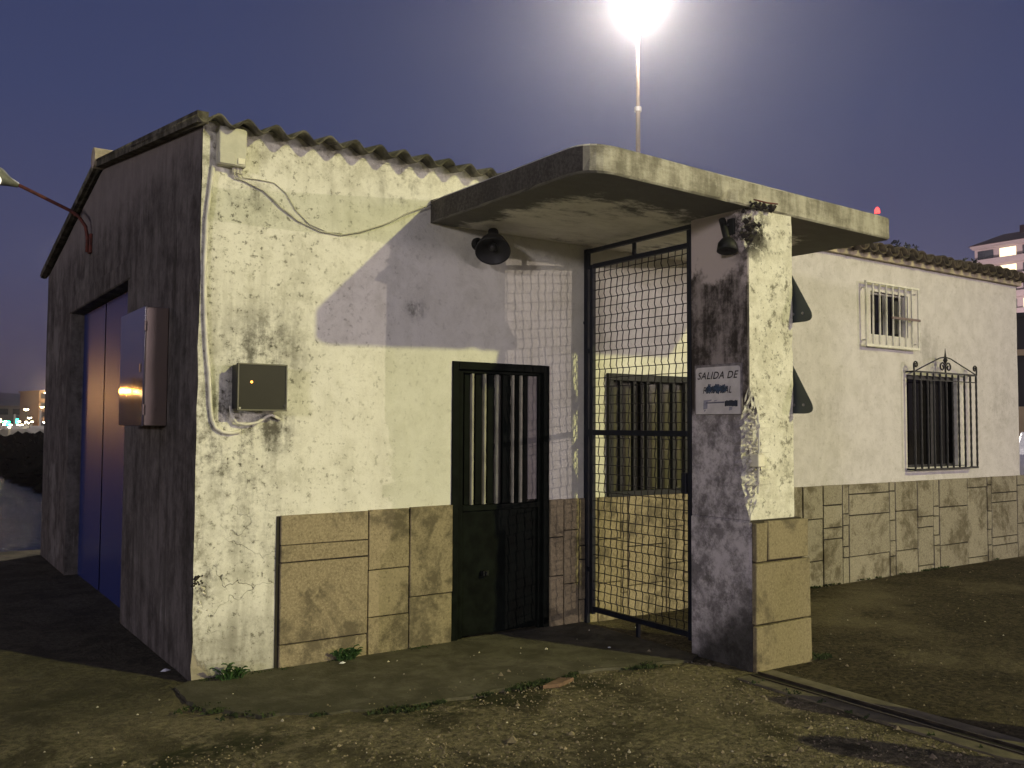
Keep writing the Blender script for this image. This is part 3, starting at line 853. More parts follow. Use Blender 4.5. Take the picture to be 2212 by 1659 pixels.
def spiral(cx, cz, r0, r1, a0, turns, sgn):
    return [(cx+sgn*(r0+(r1-r0)*t/18)*math.cos(a0+turns*2*math.pi*t/18), gy, cz+(r0+(r1-r0)*t/18)*math.sin(a0+turns*2*math.pi*t/18)) for t in range(19)]
for sgn, cx in ((1, gx0+.045), (-1, gx1-.035)):
    b = MB(); b.tube([(cx-sgn*.036, gy, gz1+.0)]+spiral(cx, gz1+.075, .040, .014, math.pi, -1.15, sgn), .0095, 6); b.build('scroll', M['iron'], gr)
for sgn in (1, -1):
    b = MB(); b.tube(spiral(xm+sgn*.065, gz1+.07, .055, .018, math.pi*.85, -1.1, sgn), .0095, 6); b.build('scroll', M['iron'], gr)
b = MB(); b.tube([(xm, gy, gz1), (xm, gy, gz1+.12), (xm, gy, gz1+.15), (xm, gy, gz1+.19), (xm, gy, gz1+.29)], [.010, .012, .026, .012, .002], 8); b.build('finial', M['iron'], gr)

# ================================================================== CANOPY (slab and column)
can = thing('concrete_canopy', 'mould-stained concrete canopy slab carried on one square column by the gate', 'canopy', (3.35, -1.5, 0))
def canopy_slab():
    # outline, counter-clockwise seen from above, with rounded outer corners
    raw = [((1.667, -.002), 0), ((1.667, -1.835), .23), ((4.87, -1.70), .05), ((4.87, -.002), 0)]
    out = []
    m = len(raw)
    for i, (p, r) in enumerate(raw):
        p = Vector(p)
        if r == 0: out.append(p); continue
        a = (Vector(raw[i-1][0])-p).normalized(); c = (Vector(raw[(i+1) % m][0])-p).normalized()
        for k in range(9):
            t = k/8; out.append((p+a*r)*(1-t)**2+p*2*t*(1-t)+(p+c*r)*t*t)
    dense = []
    for i in range(len(out)):
        p, q = out[i], out[(i+1) % len(out)]
        n = max(1, int((q-p).length/.09))
        for k in range(n): dense.append(p+(q-p)*k/n)
    zb = lambda x, y: 3.10+.018*(y/1.8)
    rows = []
    for (dz, ins) in ((0, .012), (.012, 0), (.085, 0), (.16, 0), (.172, .012)):
        row = []
        for p in dense:
            cen = Vector((3.2, -.9)); d = (p-cen).normalized()
            j = .005*mnoise.noise(Vector((p.x*9, p.y*9, dz*40)))
            chip = max(0, mnoise.noise(Vector((p.x*5, p.y*5, 3+dz*9)))-.42)*.09 if dz in (0, .012) else 0
            onwall = p.y > -.01
            q = p-d*(ins+chip)+d*j if not onwall else p
            row.append((q.x, q.y, zb(p.x, p.y)+dz+(chip*.3)))
        rows.append(row)
    n = len(dense); v = [t for r in rows for t in r]; f = []
    for i in range(len(rows)-1):
        for k in range(n): f.append((i*n+k, i*n+(k+1) % n, (i+1)*n+(k+1) % n, (i+1)*n+k))
    f.append(tuple(range(n))[::-1]); f.append(tuple((len(rows)-1)*n+k for k in range(n)))
    b = MB(); b.v = v; b.f = f
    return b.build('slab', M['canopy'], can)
canopy_slab()
def column():
    X0, X1, Y0, Y1 = 3.130, 3.60, -1.745, -1.225
    zs = frange(.98, 3.105, .024); v = []; f = []; cols = None
    def ring(z):
        pts = []
        # spalled front-left edge: chamfer that eats into both faces between 1.05 and 1.8 m
        s = 0
        if 1.02 < z < 1.86: s = math.sin(math.pi*(z-1.02)/.84)**.6
        if z > 2.76: s = max(s, .75*min(1, (z-2.76)/.12))
        nn = mnoise.noise(Vector((z*7, 0, 1)))+.6*mnoise.noise(Vector((z*31, 0, 1)))
        cy = s*(.075+.03*nn); cx = s*(.12+.04*mnoise.noise(Vector((z*6, 5, 1))))
        bev = .008+.006*abs(mnoise.noise(Vector((z*14, 2, 2))))
        cx = max(cx, bev); cy = max(cy, bev)
        A = []
        for t in range(6):
            w = t/5
            j = s*(.016*mnoise.noise(Vector((z*26, t*2.1, 4)))+random.uniform(-.009, .009))
            A.append((X0+cx*w+j, Y0+cy*(1-w)+j))
        pts = [(X0, Y1), (X0+.003*nn, Y1+(Y0-Y1)*.35), (X0+.003*nn, Y1+(Y0-Y1)*.7)]+A
        for w in (.45, .7): pts.append((X0+(X1-X0)*w, Y0+.004*mnoise.noise(Vector((z*5, w*9, 7)))))
        e = .010+.016*max(0, mnoise.noise(Vector((z*9, 3, 9))))
        pts += [(X1-e, Y0), (X1, Y0+e), (X1, (Y0+Y1)/2), (X1, Y1), ((X0+X1)/2, Y1)]
        return pts
    n = None
    for z in zs:
        r = ring(z); n = len(r)
        v += [(x, y, z) for x, y in r]
    for i in range(len(zs)-1):
        for k in range(n): f.append((i*n+k, i*n+(k+1) % n, (i+1)*n+(k+1) % n, (i+1)*n+k))
    f.append(tuple(range(n))[::-1])
    b = MB(); b.v = v; b.f = f
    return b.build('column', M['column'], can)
column()
b = MB(); b.box(3.118, 3.665, -1.762, -1.215, -.06, .978)
b.build('plinth_core', M['column'], can, bevel=.012)
for (xa, xb, za, zb_) in ((3.122, 3.245, .708, .968), (3.245, 3.672, .712, .975), (3.122, 3.690, .296, .703), (3.122, 3.700, -.05, .290)):
    b = MB(); b.box(xa+.004, xb-.004, -1.800, -1.763, za+.004, zb_-.004)
    for i in range(len(b.v)):
        a, c, d = b.v[i]; b.v[i] = (a+jit(.004), c+(jit(.004) if c < -1.78 else 0), d+jit(.004))
    b.build('plinth_stone', M['stoneC'], can, bevel=.005)
# loose broken lumps at the head of the column and in the spalled edge
def lumps(cen, ext, cnt, r, mat, name):
    b = MB()
    for _ in range(cnt):
        c = Vector((cen[0]+jit(ext[0]), cen[1]+jit(ext[1]), cen[2]+jit(ext[2])))
        s = r*random.uniform(.5, 1.2); o = len(b.v)
        for d in ((1, 0, 0), (-1, 0, 0), (0, 1, 0), (0, -1, 0), (0, 0, 1), (0, 0, -1)):
            b.v.append(tuple(c+Vector(d)*s*random.uniform(.6, 1.3)))
        for t in ((0, 2, 4), (2, 1, 4), (1, 3, 4), (3, 0, 4), (2, 0, 5), (1, 2, 5), (3, 1, 5), (0, 3, 5)): b.f.append(tuple(o+i for i in t))
    return stuff(b.build(name, mat, can))
lumps((3.20, -1.715, 2.98), (.075, .025, .12), 46, .026, M['darkhole'], 'broken_concrete')
lumps((3.20, -1.715, 1.42), (.045, .018, .34), 150, .017, M['spall'], 'spalled_mortar')
b = MB(); b.tube([(3.222, -1.735, 1.86), (3.225, -1.748, 1.5), (3.222, -1.74, 1.16)], .007, 6); b.build('exposed_rebar', M['pvc'], can)
lumps((3.24, -1.785, 3.10), (.13, .016, .018), 40, .017, M['darkhole'], 'broken_concrete')
b = MB(); b.tube([(3.13, -1.80, 3.125), (3.25, -1.812, 3.118), (3.37, -1.80, 3.13)], .006, 6); b.build('rusty_rebar', M['rust'], can)

# ================================================================== MESH GATE
GX = 3.145
gate = thing('mesh_gate', 'tall dark gate of crimped wire mesh between wall and column', 'gate', (GX, 0, 0))
def gbox(name, y0, y1, z0, z1, w=.02):
    b = MB(); b.box(GX-w, GX+w, y0, y1, z0, z1); return b.build(name, M['gatepaint'], gate, bevel=.003)
gbox('fixed_post', -.055, -.010, 0, 3.068)
gbox('stile', -.122, -.082, .085, 2.93, .019)
gbox('stile', -1.218, -1.180, .085, 3.03, .019)
gbox('top_beam', -1.222, -.056, 3.034, 3.066, .018)
gbox('rail', -1.179, -.123, 2.900, 2.935, .018)
gbox('rail', -1.179, -.123, 1.530, 1.572, .018)
gbox('rail', -1.179, -.123, .105, .145, .018)
gbox('spacer', -.62, -.59, 2.936, 3.033, .012)
gbox('foot', -.66, -.63, .0, .104, .014)
gbox('hinge', -.0815, -.0555, 2.20, 2.24, .014)
gbox('hinge', -.0815, -.0555, 1.52, 1.58, .022)
gbox('hinge', -.0815, -.0555, .42, .46, .014)
gbox('hinge', -.0815, -.0555, 2.90, 2.93, .014)
b = MB(); b.box(GX-.03, GX+.03, -1.175, -1.125, 1.12, 1.27); b.build('lock_case', M['gatepaint'], gate, bevel=.006)
b = MB(); b.lathe((GX, .02, 2.46), (0, -1, 0), [(0, 0), (0, .018), (.03, .018), (.03, 0)], 10); b.build('hinge_pin', M['gatepaint'], gate)
# wires: verticals share a mesh, horizontals share a mesh per half
WS = .0722
def vwire(z0, z1):
    pts = []; k = 0; z = z0
    nseg = int((z1-z0)/(WS/2))
    for i in range(nseg+1):
        pts.append((.0045*(1 if i % 4 < 2 else -1), .0035*(-1 if i % 2 else 1), z0+(z1-z0)*i/nseg))
    b = MB(); b.tube(pts, .0040, 4, caps=False); return b.mesh('wire', M['wire'])
def hwire(y0, y1):
    nseg = 30; pts = [(.0045*(-1 if i % 4 < 2 else 1), y0+(y1-y0)*i/nseg, 0) for i in range(nseg+1)]
    b = MB(); b.tube(pts, .0040, 4, caps=False); return b.mesh('wire', M['wire'])
for (za, zb_) in ((.146, 1.529), (1.573, 2.899)):
    vm = vwire(za, zb_)
    for i in range(14):
        link('wire', vm, gate, loc=(GX+jit(.001), -.123-WS*(i+1)+.012+jit(.004), 0))
    hm = hwire(-1.179, -.123); z = za+.06
    while z < zb_-.02:
        link('wire', hm, gate, loc=(GX, 0, z+jit(.003))); z += WS

# ================================================================== WALL FITTINGS
t = thing('junction_box', 'pale grey plastic junction box high in the wall corner under the eave', 'junction box', (.17, 0, 3.25))
b = MB(); b.box(.083, .262, -.075, -.001, 3.262, 3.508); b.build('case', M['boxgrey'], t, bevel=.006)
b = MB(); b.box(.088, .185, -.0785, -.0755, 3.268, 3.340); b.build('cover_plate', M['boxgrey'], t, bevel=.001)
b = MB(); b.box(.203, .248, -.083, -.0755, 3.275, 3.315); b.build('label_plate', M['boxlite'], t, bevel=.002)
for xx, zz in ((.19, 3.25), (.215, 3.245), (.235, 3.25)):
    b = MB(); b.tube([(xx, -.03, 3.262), (xx+.004, -.03, 3.225)], .012, 8); b.build('gland', M['cable'], t)
cond = MB(); cond.tube([(.066, -.016, 3.255), (.05, -.016, 3.1), (.03, -.016, 2.9), (.024, -.016, 2.6), (.030, -.016, 2.35), (.045, -.016, 2.1), (.066, -.016, 1.9), (.078, -.016, 1.72), (.090, -.016, 1.63), (.115, -.016, 1.578), (.16, -.016, 1.552), (.215, -.016, 1.545), (.275, -.016, 1.558)], .0125, 8)
tag(cond.build('conduit', M['pvc'], smooth=True), 'pale conduit hooking down the wall corner to under the meter box', 'conduit')
c1 = MB(); c1.tube([(.19, -.03, 3.228), (.215, -.012, 3.20), (.27, -.010, 3.19), (.40, -.010, 3.145), (.52, -.010, 3.05), (.64, -.010, 2.975), (.80, -.010, 2.925), (.95, -.010, 2.918), (1.10, -.012, 2.96), (1.30, -.015, 3.045), (1.48, -.02, 3.15), (1.66, -.03, 3.235)], .0055, 6)
tag(c1.build('cable', M['cable'], smooth=True), 'thicker grey cable sagging from junction box to the canopy', 'cable')
c2 = MB(); c2.tube([(.235, -.03, 3.228), (.26, -.010, 3.21), (.36, -.008, 3.215), (.47, -.008, 3.21), (.55, -.008, 3.155), (.62, -.008, 3.05), (.72, -.008, 2.965), (.85, -.008, 2.928), (.96, -.008, 2.930)], .0035, 6)
tag(c2.build('cable', M['cable'], smooth=True), 'thin wire arching above the thicker sagging cable', 'cable')
# meter box with smoky cover
t = thing('meter_box', 'dark electric meter box with smoky square cover and small orange glint', 'meter box', (.36, 0, 1.68))
b = MB(); b.box(.215, .520, -.105, -.002, 1.70, 1.985); b.build('case', M['boxdark'], t, bevel=.006)
b = MB(); b.box(.208, .535, -.135, -.106, 1.688, 1.992); b.build('cover', M['meterglass'], t, bevel=.008, seg=2)
b = MB(); tt = .010; x0, x1, z0, z1 = .2085, .5345, 1.6885, 1.9915
b.box(x0, x1, -.142, -.1355, z1-tt, z1); b.box(x0, x1, -.142, -.1355, z0, z0+tt); b.box(x0, x0+tt, -.142, -.1355, z0+tt, z1-tt); b.box(x1-tt, x1, -.142, -.1355, z0+tt, z1-tt); b.build('rim', plain('pale_cover_rim', (.13, .125, .08), .4), t, bevel=.002)
for xx, zz in ((.226, 1.705), (.517, 1.725), (.517, 1.70)):
    b = MB(); b.lathe((xx, -.1355, zz), (0, -1, 0), [(0, .007), (.005, .007), (.005, 0)], 10); b.build('screw', M['boxdark'] if xx > .3 else M['boxgrey'], t)
b = MB(); b.lathe((.300, -.1356, 1.872), (0, -1, 0), [(0, .008), (.003, .006), (.005, 0)], 10); b.build('cover_glint', G['orangeglint'], t)  # glowing disc stands in for an orange glint on the cover
w = MB(); w.tube([(.20, -.03, 1.72), (.205, -.035, 1.66), (.24, -.035, 1.61), (.30, -.035, 1.60), (.38, -.035, 1.615), (.44, -.035, 1.655), (.47, -.03, 1.665), (.54, -.012, 1.635)], .010, 8)
tag(w.build('cable', M['pvc'], smooth=True), 'short pale cable looping under the meter box', 'cable')
# white switch box in the spalled column edge
t = tag(MB().box(3.165, 3.235, -1.79, -1.715, 1.335, 1.42).build('switch_box', M['boxlite'], bevel=.005), 'small cream box clipped in the broken column edge', 'switch box')
def crumbs(cen, ext, cnt, r, mat, parent):
    b = MB()
    for _ in range(cnt):
        c = Vector((cen[0]+jit(ext[0]), cen[1]+jit(ext[1]), cen[2]+jit(ext[2]))); sz = r*random.uniform(.4, 1.2); o = len(b.v)
        for d in ((1, 0, 0), (-1, 0, 0), (0, 1, 0), (0, -1, 0), (0, 0, 1), (0, 0, -1)): b.v.append(tuple(c+Vector(d)*sz*random.uniform(.6, 1.3)))
        for q in ((0, 2, 4), (2, 1, 4), (1, 3, 4), (3, 0, 4), (2, 0, 5), (1, 2, 5), (3, 1, 5), (0, 3, 5)): b.f.append(tuple(o+i for i in q))
    stuff(b.build('broken_plaster', mat, parent))
crumbs((.035, .004, .62), (.035, .008, .035), 26, .016, M['darkhole'], shed)
crumbs((.05, .006, .50), (.05, .008, .10), 30, .014, M['spall'], shed)
# round bell-shaped wall lamp
t = thing('wall_lamp', 'black bell-shaped wall lamp under the canopy above the door', 'lamp', (2.07, 0, 3.0))
b = MB(); b.lathe((2.075, -.001, 2.99), (0, -1, 0), [(0, 0), (0, .05), (.02, .05), (.03, .03), (.03, 0)], 16); b.build('wall_plate', M['black'], t)
b = MB(); b.tube([(2.075, -.03, 2.99), (2.075, -.10, 2.985), (2.08, -.15, 3.0)], .02, 8); b.build('arm', M['black'], t, smooth=True)
ax = Vector((-.34, -.50, -.80))
o0 = Vector((2.140, -.13, 3.060))
b = MB(); b.lathe(o0, ax, [(-.02, 0), (-.02, .040), (.060, .042), (.066, .066), (.10, .094), (.15, .118), (.195, .134), (.203, .134), (.197, .124), (.15, .106), (.13, 0)], 28); b.build('shade', plain('black_lamp_shade', (.010, .010, .011), .55, var=.3), t, smooth=True)
b = MB(); b.lathe(o0+ax.normalized()*.135, ax, [(0, 0), (0, .03), (.03, .032), (.045, .02), (.05, 0)], 14); b.build('bulb', plain('dark_unlit_bulb', (.015, .015, .014), .3), t, smooth=True)
# column floodlight
t = thing('column_lamp', 'black tubular lamp on a bracket high on the shaded column face', 'lamp', (3.12, -1.6, 2.9))
b = MB(); b.box(3.108, 3.129, -1.64, -1.58, 2.92, 3.03); b.build('bracket', M['black'], t, bevel=.003)
b = MB(); b.tube([(3.09, -1.555, 3.03), (3.07, -1.60, 2.93), (3.055, -1.635, 2.85)], .024, 10); b.tube([(3.128, -1.6, 2.99), (3.08, -1.58, 2.98)], .014, 8); b.build('arm', M['black'], t, smooth=True)
b = MB(); b.lathe((3.055, -1.63, 2.875), (-.18, -.15, -1), [(0, 0), (0, .04), (.03, .062), (.085, .070), (.09, .06), (.07, 0)], 20); b.build('head', M['black'], t, smooth=True)

# SALIDA DE PERSONAL plate ---------------------------------------------------
sx_ = 3.123
sgn = thing('exit_sign', 'white hand-lettered SALIDA DE PERSONAL plate with blue scribbles on the column', 'sign', (sx_, -1.48, 1.86))
Y0, Y1, Z0, Z1 = -1.262, -1.694, 1.686, 2.036
b = MB(); b.box(sx_-.004, sx_+.006, Y1, Y0, Z0, Z1); b.build('backing_board', plain('stained_backing', (.22, .20, .20), .8, var=.5, scale=20), sgn, bevel=.003)
b = MB()
# plate with rounded upper corners
pl = []
ya, yb, za, zb_ = Y0-.018, Y1+.012, Z0+.004, Z1-.018
for (cy, cz, a0) in ((ya-.022, zb_-.022, 0), (yb+.022, zb_-.022, 90)):
    for k in range(5):
        a = math.radians(a0+90*k/4); pl.append((cy+.022*math.cos(a), cz+.022*math.sin(a)))
pl += [(yb, za), (ya, za)]
b.prism(pl, lambda y, z: (sx_-.0045, y, z), lambda y, z: (sx_-.0085, y, z)); b.build('plate', M['signwhite'], sgn)
def text(body, size, ystart, z, parent, mat, shear=.25, name='lettering', xscale=1.0, zslope=0):
    cu = bpy.data.curves.new('lettering', 'FONT'); cu.body = body; cu.size = size; cu.shear = shear; cu.extrude = .0006; cu.resolution_u = 3; cu.space_character = 1.08; cu.offset = .0008
    ob = bpy.data.objects.new('tmp', cu); COL.objects.link(ob)
    dg = bpy.context.evaluated_depsgraph_get(); me = bpy.data.meshes.new_from_object(ob.evaluated_get(dg))
    bpy.data.objects.remove(ob)
    for v in me.vertices:
        x, y, zz = v.co
        v.co = (sx_-.0098+zz*0-abs(zz)*.2, ystart-x*xscale, z+y+x*zslope)
    me.materials.clear(); me.materials.append(mat)
    return stuff(link(name, me, parent))
text('SALIDA DE', .071, -1.293, 1.935, sgn, M['ink'], .32, xscale=1.0)
text('PERSONAL', .064, -1.345, 1.835, sgn, M['ink'], .30, xscale=.80)
# blue scribbled strokes over the second line
b = MB(); ycur = -1.375
pts = []
for i in range(30):
    y = -1.372-.0066*i
    pts.append((sx_-.0112-.00002*i, y-(.012 if i % 2 else 0), 1.838+jit(.010)+(.052 if i % 2 else 0)))
for (p, q) in zip(pts[:-1], pts[1:]):
    p = Vector(p); q = Vector(q); d = (q-p).normalized(); nrm = Vector((0, -d.z, d.y))*.0048
    b.quad(tuple(p-nrm), tuple(p+nrm), tuple(q+nrm), tuple(q-nrm))
b.build('scribble', M['bluepaint'], sgn)
b = MB()
for (ya, yb, za, zb_, dxx) in ((-1.548, -1.662, 1.742, 1.782, -.0104),):
    nseg = 8
    for i in range(nseg):
        p = ya+(yb-ya)*i/nseg; q = ya+(yb-ya)*(i+1)/nseg
        b.quad((sx_+dxx, p, za+jit(.003)), (sx_+dxx, q, za+jit(.003)), (sx_+dxx, q, zb_+jit(.004)), (sx_+dxx, p, zb_+jit(.004)))
b.build('painted_bar', M['navypaint'], sgn)
b = MB()
b.quad((sx_-.0103, -1.375, 1.764), (sx_-.0103, -1.545, 1.766), (sx_-.0103, -1.545, 1.776), (sx_-.0103, -1.375, 1.772))
b.build('arrow_line', plain('faded_line', (.13, .13, .18), .7), sgn)
b = MB()
for (ya, yb, za, zb_) in ((-1.350, -1.388, 1.722, 1.790), (-1.585, -1.612, 1.712, 1.741), (-1.385, -1.425, 1.776, 1.792), (-1.355, -1.37, 1.705, 1.722), (-1.45, -1.478, 1.777, 1.789)):
    b.quad((sx_-.0100, ya, za), (sx_-.0100, yb, za+.006), (sx_-.0100, yb-.004, zb_), (sx_-.0100, ya-.003, zb_-.004))
b.build('paint_smear', M['smear'], sgn)

# triangular warning signs hung on the far side of the column, seen from behind
def tri_sign(zbot, name_label):
    t = thing('triangular_sign', name_label, 'sign', (3.615, -1.515, zbot))
    cy, hw, h, r = -1.515, .405, .70, .055
    cor = [(cy-hw, zbot), (cy+hw, zbot), (cy, zbot+h)]
    pl = []
    for i in range(3):
        p = Vector(cor[i]); a = (Vector(cor[i-1])-p).normalized(); c = (Vector(cor[(i+1) % 3])-p).normalized()
        d = r/math.tan(math.radians(30))
        for k in range(7):
            s = k/6; pl.append(tuple((p+a*d)*(1-s)**2+p*2*s*(1-s)+(p+c*d)*s*s))
    b = MB(); b.prism(pl, lambda y, z: (3.612, y, z), lambda y, z: (3.618, y, z)); b.build('plate', M['signback'], t)
    b = MB(); b.prism([(cy+(y-cy)*.97, zbot+.245+(z-zbot-.245)*.97) for y, z in pl], lambda y, z: (3.6182, y, z), lambda y, z: (3.6195, y, z)); b.build('red_border', M['signred'], t)
    b = MB(); b.prism([(cy+(y-cy)*.72, zbot+.245+(z-zbot-.245)*.72) for y, z in pl], lambda y, z: (3.6196, y, z), lambda y, z: (3.6205, y, z)); b.build('white_face', M['signwhite'], t)
    for zz in (zbot+.12, zbot+.42):
        MB().box(3.601, 3.6115, cy-.20, cy+.20, zz-.015, zz+.015).build('bracket', M['postgrey'], t)
    for yy in (cy-.30, cy-.22):
        b = MB(); b.lathe((3.6118, yy, zbot+.06), (-1, 0, 0), [(0, .011), (.006, .010), (.008, 0)], 8); b.build('bolt', M['postgrey'], t)
    return t
tri_sign(2.335, 'upper of two triangular signs seen from behind past the column')
tri_sign(1.697, 'lower of two triangular signs seen from behind past the column')

# stainless cabinet on the side wall ------------------------------------------
t = thing('steel_cabinet', 'shiny stainless cabinet on the dark side wall beside the blue door', 'cabinet', (0, 1.1, 1.6))
b = MB(); b.box(-.150, -.001, .735, 1.49, 1.588, 2.412); b.build('body', M['steelside'], t, bevel=.006)
b = MB(); b.box(-.166, -.151, .735, 1.49, 1.586, 2.415); cdoor = b.build('door', M['steel'], t, bevel=.004)
b = MB(); b.box(-.172, -.1665, .80, .83, 1.96, 2.02); b.build('lock', M['steelside'], cdoor, bevel=.002)
for zz in (1.70, 2.28):
    b = MB(); b.tube([(-.158, .727, zz-.035), (-.158, .727, zz+.035)], .007, 8); b.build('hinge', M['steelside'], cdoor)
    b = MB(); b.lathe((-.08, .7345, zz), (0, -1, 0), [(0, .007), (.004, .006), (.005, 0)], 8); b.build('rivet', M['steelside'], t)
# bracket street lamp on the side wall
t = thing('bracket_lamp', 'small lamp on a long rusty red pipe arm above the blue door', 'lamp', (0, 3.78, 3.3))
b = MB(); b.box(-.03, -.002, 3.73, 3.83, 3.27, 3.46); b.build('wall_clamp', M['rust'], t, bevel=.006)
b = MB(); b.tube([(-.04, 3.78, 3.28), (-.04, 3.78, 3.42), (-.06, 3.78, 3.53), (-.12, 3.785, 3.62), (-.20, 3.79, 3.67), (-.45, 3.82, 3.78), (-.68, 3.85, 3.88)], .017, 10); b.build('arm', M['rust'], t, smooth=True)
b = MB(); b.tube([(-.64, 3.845, 3.86), (-.72, 3.855, 3.885), (-.80, 3.865, 3.92), (-.98, 3.885, 3.985), (-1.05, 3.89, 4.0)], [.022, .045, .085, .10, .05], 12); b.build('housing', M['lampgrey'], t, smooth=True)
b = MB(); b.lathe((-.84, 3.85, 3.90), (0.05, -.75, -.45), [(0, .05), (.05, .052), (.085, .045), (.11, .02), (.115, 0)], 16); b.build('bulb', G['bulb'], t, smooth=True)

# ================================================================== GROUND DETAILS
b = MB(); b.box(2.905, 3.245, -60, -1.83, -.04, .004); structure(b.build('rail_bed', M['railconc']))
t = thing('gate_rail', 'worn steel ground rail running from the column towards the right edge', 'rail', (3.07, -3, 0))
b = MB(); b.box(3.083, 3.095, -40, -1.84, -.02, .020); b.build('running_rail', M['rail'], t)
b = MB(); b.box(3.030, 3.0825, -40, -1.84, -.02, .0055); b.build('groove', M['raildark'], t)
b = MB(); b.box(3.016, 3.0295, -40, -1.84, -.02, .012); b.build('guard_rail', M['rail'], t)

def plant(x, y, n, L, name_label):
    t = thing('weed', name_label, 'plant', (x, y, 0))
    for i in range(n):
        a = random.uniform(-math.pi, 0) if i % 3 else random.uniform(0, 2*math.pi)
        l = L*random.uniform(.5, 1.1); h = l*random.uniform(.6, 1.5); w = l*random.uniform(.22, .42)
        d = Vector((math.cos(a), math.sin(a)*.6, 0)); s = Vector((-d.y, d.x, 0)).normalized(); ox, oy = jit(.06), jit(.02)
        b = MB(); rows = []
        for k, (tt, ww) in enumerate(((0, .15), (.35, .8), (.65, 1), (.88, .55), (1, .05))):
            p = Vector((x+ox, y+oy, .012))+d*l*tt+Vector((0, 0, h*(tt*1.7-1.0*tt*tt)))
            rows.append((p+s*w*ww*.5, p-Vector((0, 0, .006)), p-s*w*ww*.5))
        for r in rows: b.v += [tuple(q) for q in r]
        for k in range(4):
            for c in range(2): b.f.append((k*3+c, k*3+c+1, k*3+4+c, k*3+3+c))
        b.build('leaf', M['leaf'], t)
plant(.22, -.10, 60, .085, 'small green weed at the foot of the wall near the corner')
plant(1.0, -.07, 70, .09, 'small green weed against the stone slabs left of the door')
# moss tufts
def tufts(spots, name, lab):
    b = MB()
    for (x, y, r, n) in spots:
        for _ in range(n):
            a = random.uniform(0, 6.28); q = r*math.sqrt(random.random())
            px, py = x+q*math.cos(a)*1.6, y+q*math.sin(a)*.6
            for k in range(2):
                h = random.uniform(.001, .012); aa = random.uniform(0, 6.28); w = random.uniform(.006, .016)
                o = len(b.v)
                b.v += [(px-w*math.cos(aa), py-w*math.sin(aa), .0), (px+w*math.cos(aa), py+w*math.sin(aa), .0), (px+jit(.012), py+jit(.012), .010+h)]
                b.f.append((o, o+1, o+2))
    o = b.build(name, M['mossm']); stuff(o, lab, 'moss'); return o
sp = []
for i in range(24):
    k = random.randrange(len(edge)-1); tt = random.random()
    sp.append((edge[k][0]+(edge[k+1][0]-edge[k][0])*tt, edge[k][1]+(edge[k+1][1]-edge[k][1])*tt-.03+jit(.04), random.uniform(.02, .10), random.randrange(8, 50)))
for i in range(22): sp.append((random.uniform(0, 1.85), -.045+jit(.02), .035, random.randrange(3, 14)))
for i in range(14): sp.append((3.74+jit(.10), -1.72+jit(.12), .05, 16))
for i in range(20): sp.append((random.uniform(5.9, 10.3), -.045+jit(.02), .04, 10))
for i in range(10): sp.append((2.93+jit(.03), random.uniform(-3.4, -1.85), .03, 4))
tufts(sp, 'moss', 'low dark moss along the apron edge and wall foot')
# gravel
def gravel(n, r0, r1, mat, area, name, lab):
    b = MB()
    for _ in range(n):
        x, y = area()
        s = random.uniform(r0, r1)*(1.8 if random.random() < .05 else 1); o = len(b.v); z = .012 if (-.1 < x < 3.05 and y > -1.15) else -.006
        for d in ((1, 0, 0), (-1, 0, 0), (0, 1, 0), (0, -1, 0), (0, 0, 1)):
            b.v.append((x+d[0]*s*random.uniform(.6, 1.3), y+d[1]*s*random.uniform(.6, 1.3), z+d[2]*s*random.uniform(.7, 1.2)))
        for t in ((0, 2, 4), (2, 1, 4), (1, 3, 4), (3, 0, 4)): b.f.append(tuple(o+i for i in t))
    o = b.build(name, mat); stuff(o, lab, 'gravel'); return o
def area1():
    while True:
        x, y = random.uniform(-2.2, 3.0), random.uniform(-3.9, -.9)
        if random.random() < (1 if y < -1.2 else .12): return x, y
def area2():
    return random.uniform(-1.5, 6.5), random.uniform(-3.6, -.05)
def area3():
    return random.uniform(3.3, 9.0), random.uniform(-3.4, -.1)
M['gravelm'] = plain('sandy_gravel', (.25, .205, .13), .95, var=.6, scale=12)
gravel(9000, .0025, .008, M['gravelm'], area1, 'gravel', 'sandy brown gravel scattered over the yard in front of the apron')
gravel(130, .004, .009, M['pebble'], area2, 'gravel', 'sparse pale pebbles lying on apron and yard')
gravel(120, .010, .024, M['gravelm'], area1, 'gravel', 'scattered larger sandy stones in the yard')
gravel(16, .008, .014, M['pebble'], area2, 'gravel', 'a few larger pale stones lying on the yard')
gravel(700, .003, .008, M['gravelm'], area3, 'gravel', 'thin dark grit on the ground right of the rail')
def litter(x, y, s, lab):
    b = MB(); o = 0
    for d in ((1, 0, .3), (-1, 0, .2), (0, 1, .25), (0, -1, .3), (.2, .1, 1.0), (-.3, .2, .8)):
        b.v.append((x+d[0]*s*random.uniform(.7, 1.2), y+d[1]*s*random.uniform(.5, 1), .006+d[2]*s*.55))
    b.f = [(0, 2, 4), (2, 5, 4), (2, 1, 5), (1, 3, 5), (3, 4, 5), (3, 0, 4), (0, 3, 1, 2)]
    tag(b.build('litter', M['litter']), lab, 'litter')
litter(-.08, .32, .035, 'crumpled white paper in the shade by the side wall foot')
litter(2.72, -.80, .022, 'white scrap lying in the column shadow before the gate')
litter(.95, -.13, .024, 'white scrap beside the weed left of the door')
litter(3.34, -.42, .024, 'pale scrap lying behind the mesh gate')
b = MB(); b.prism([(1.75, -1.30), (1.86, -1.33), (2.02, -1.27), (1.94, -1.22)], lambda x, y: (x, y, -.01), lambda x, y: (x, y, .014))
tag(b.build('brick_shard', plain('red_brick', (.19, .115, .075), .95, var=.3, scale=20), bevel=.003), 'flat reddish brick shard at the edge of the apron', 'brick')

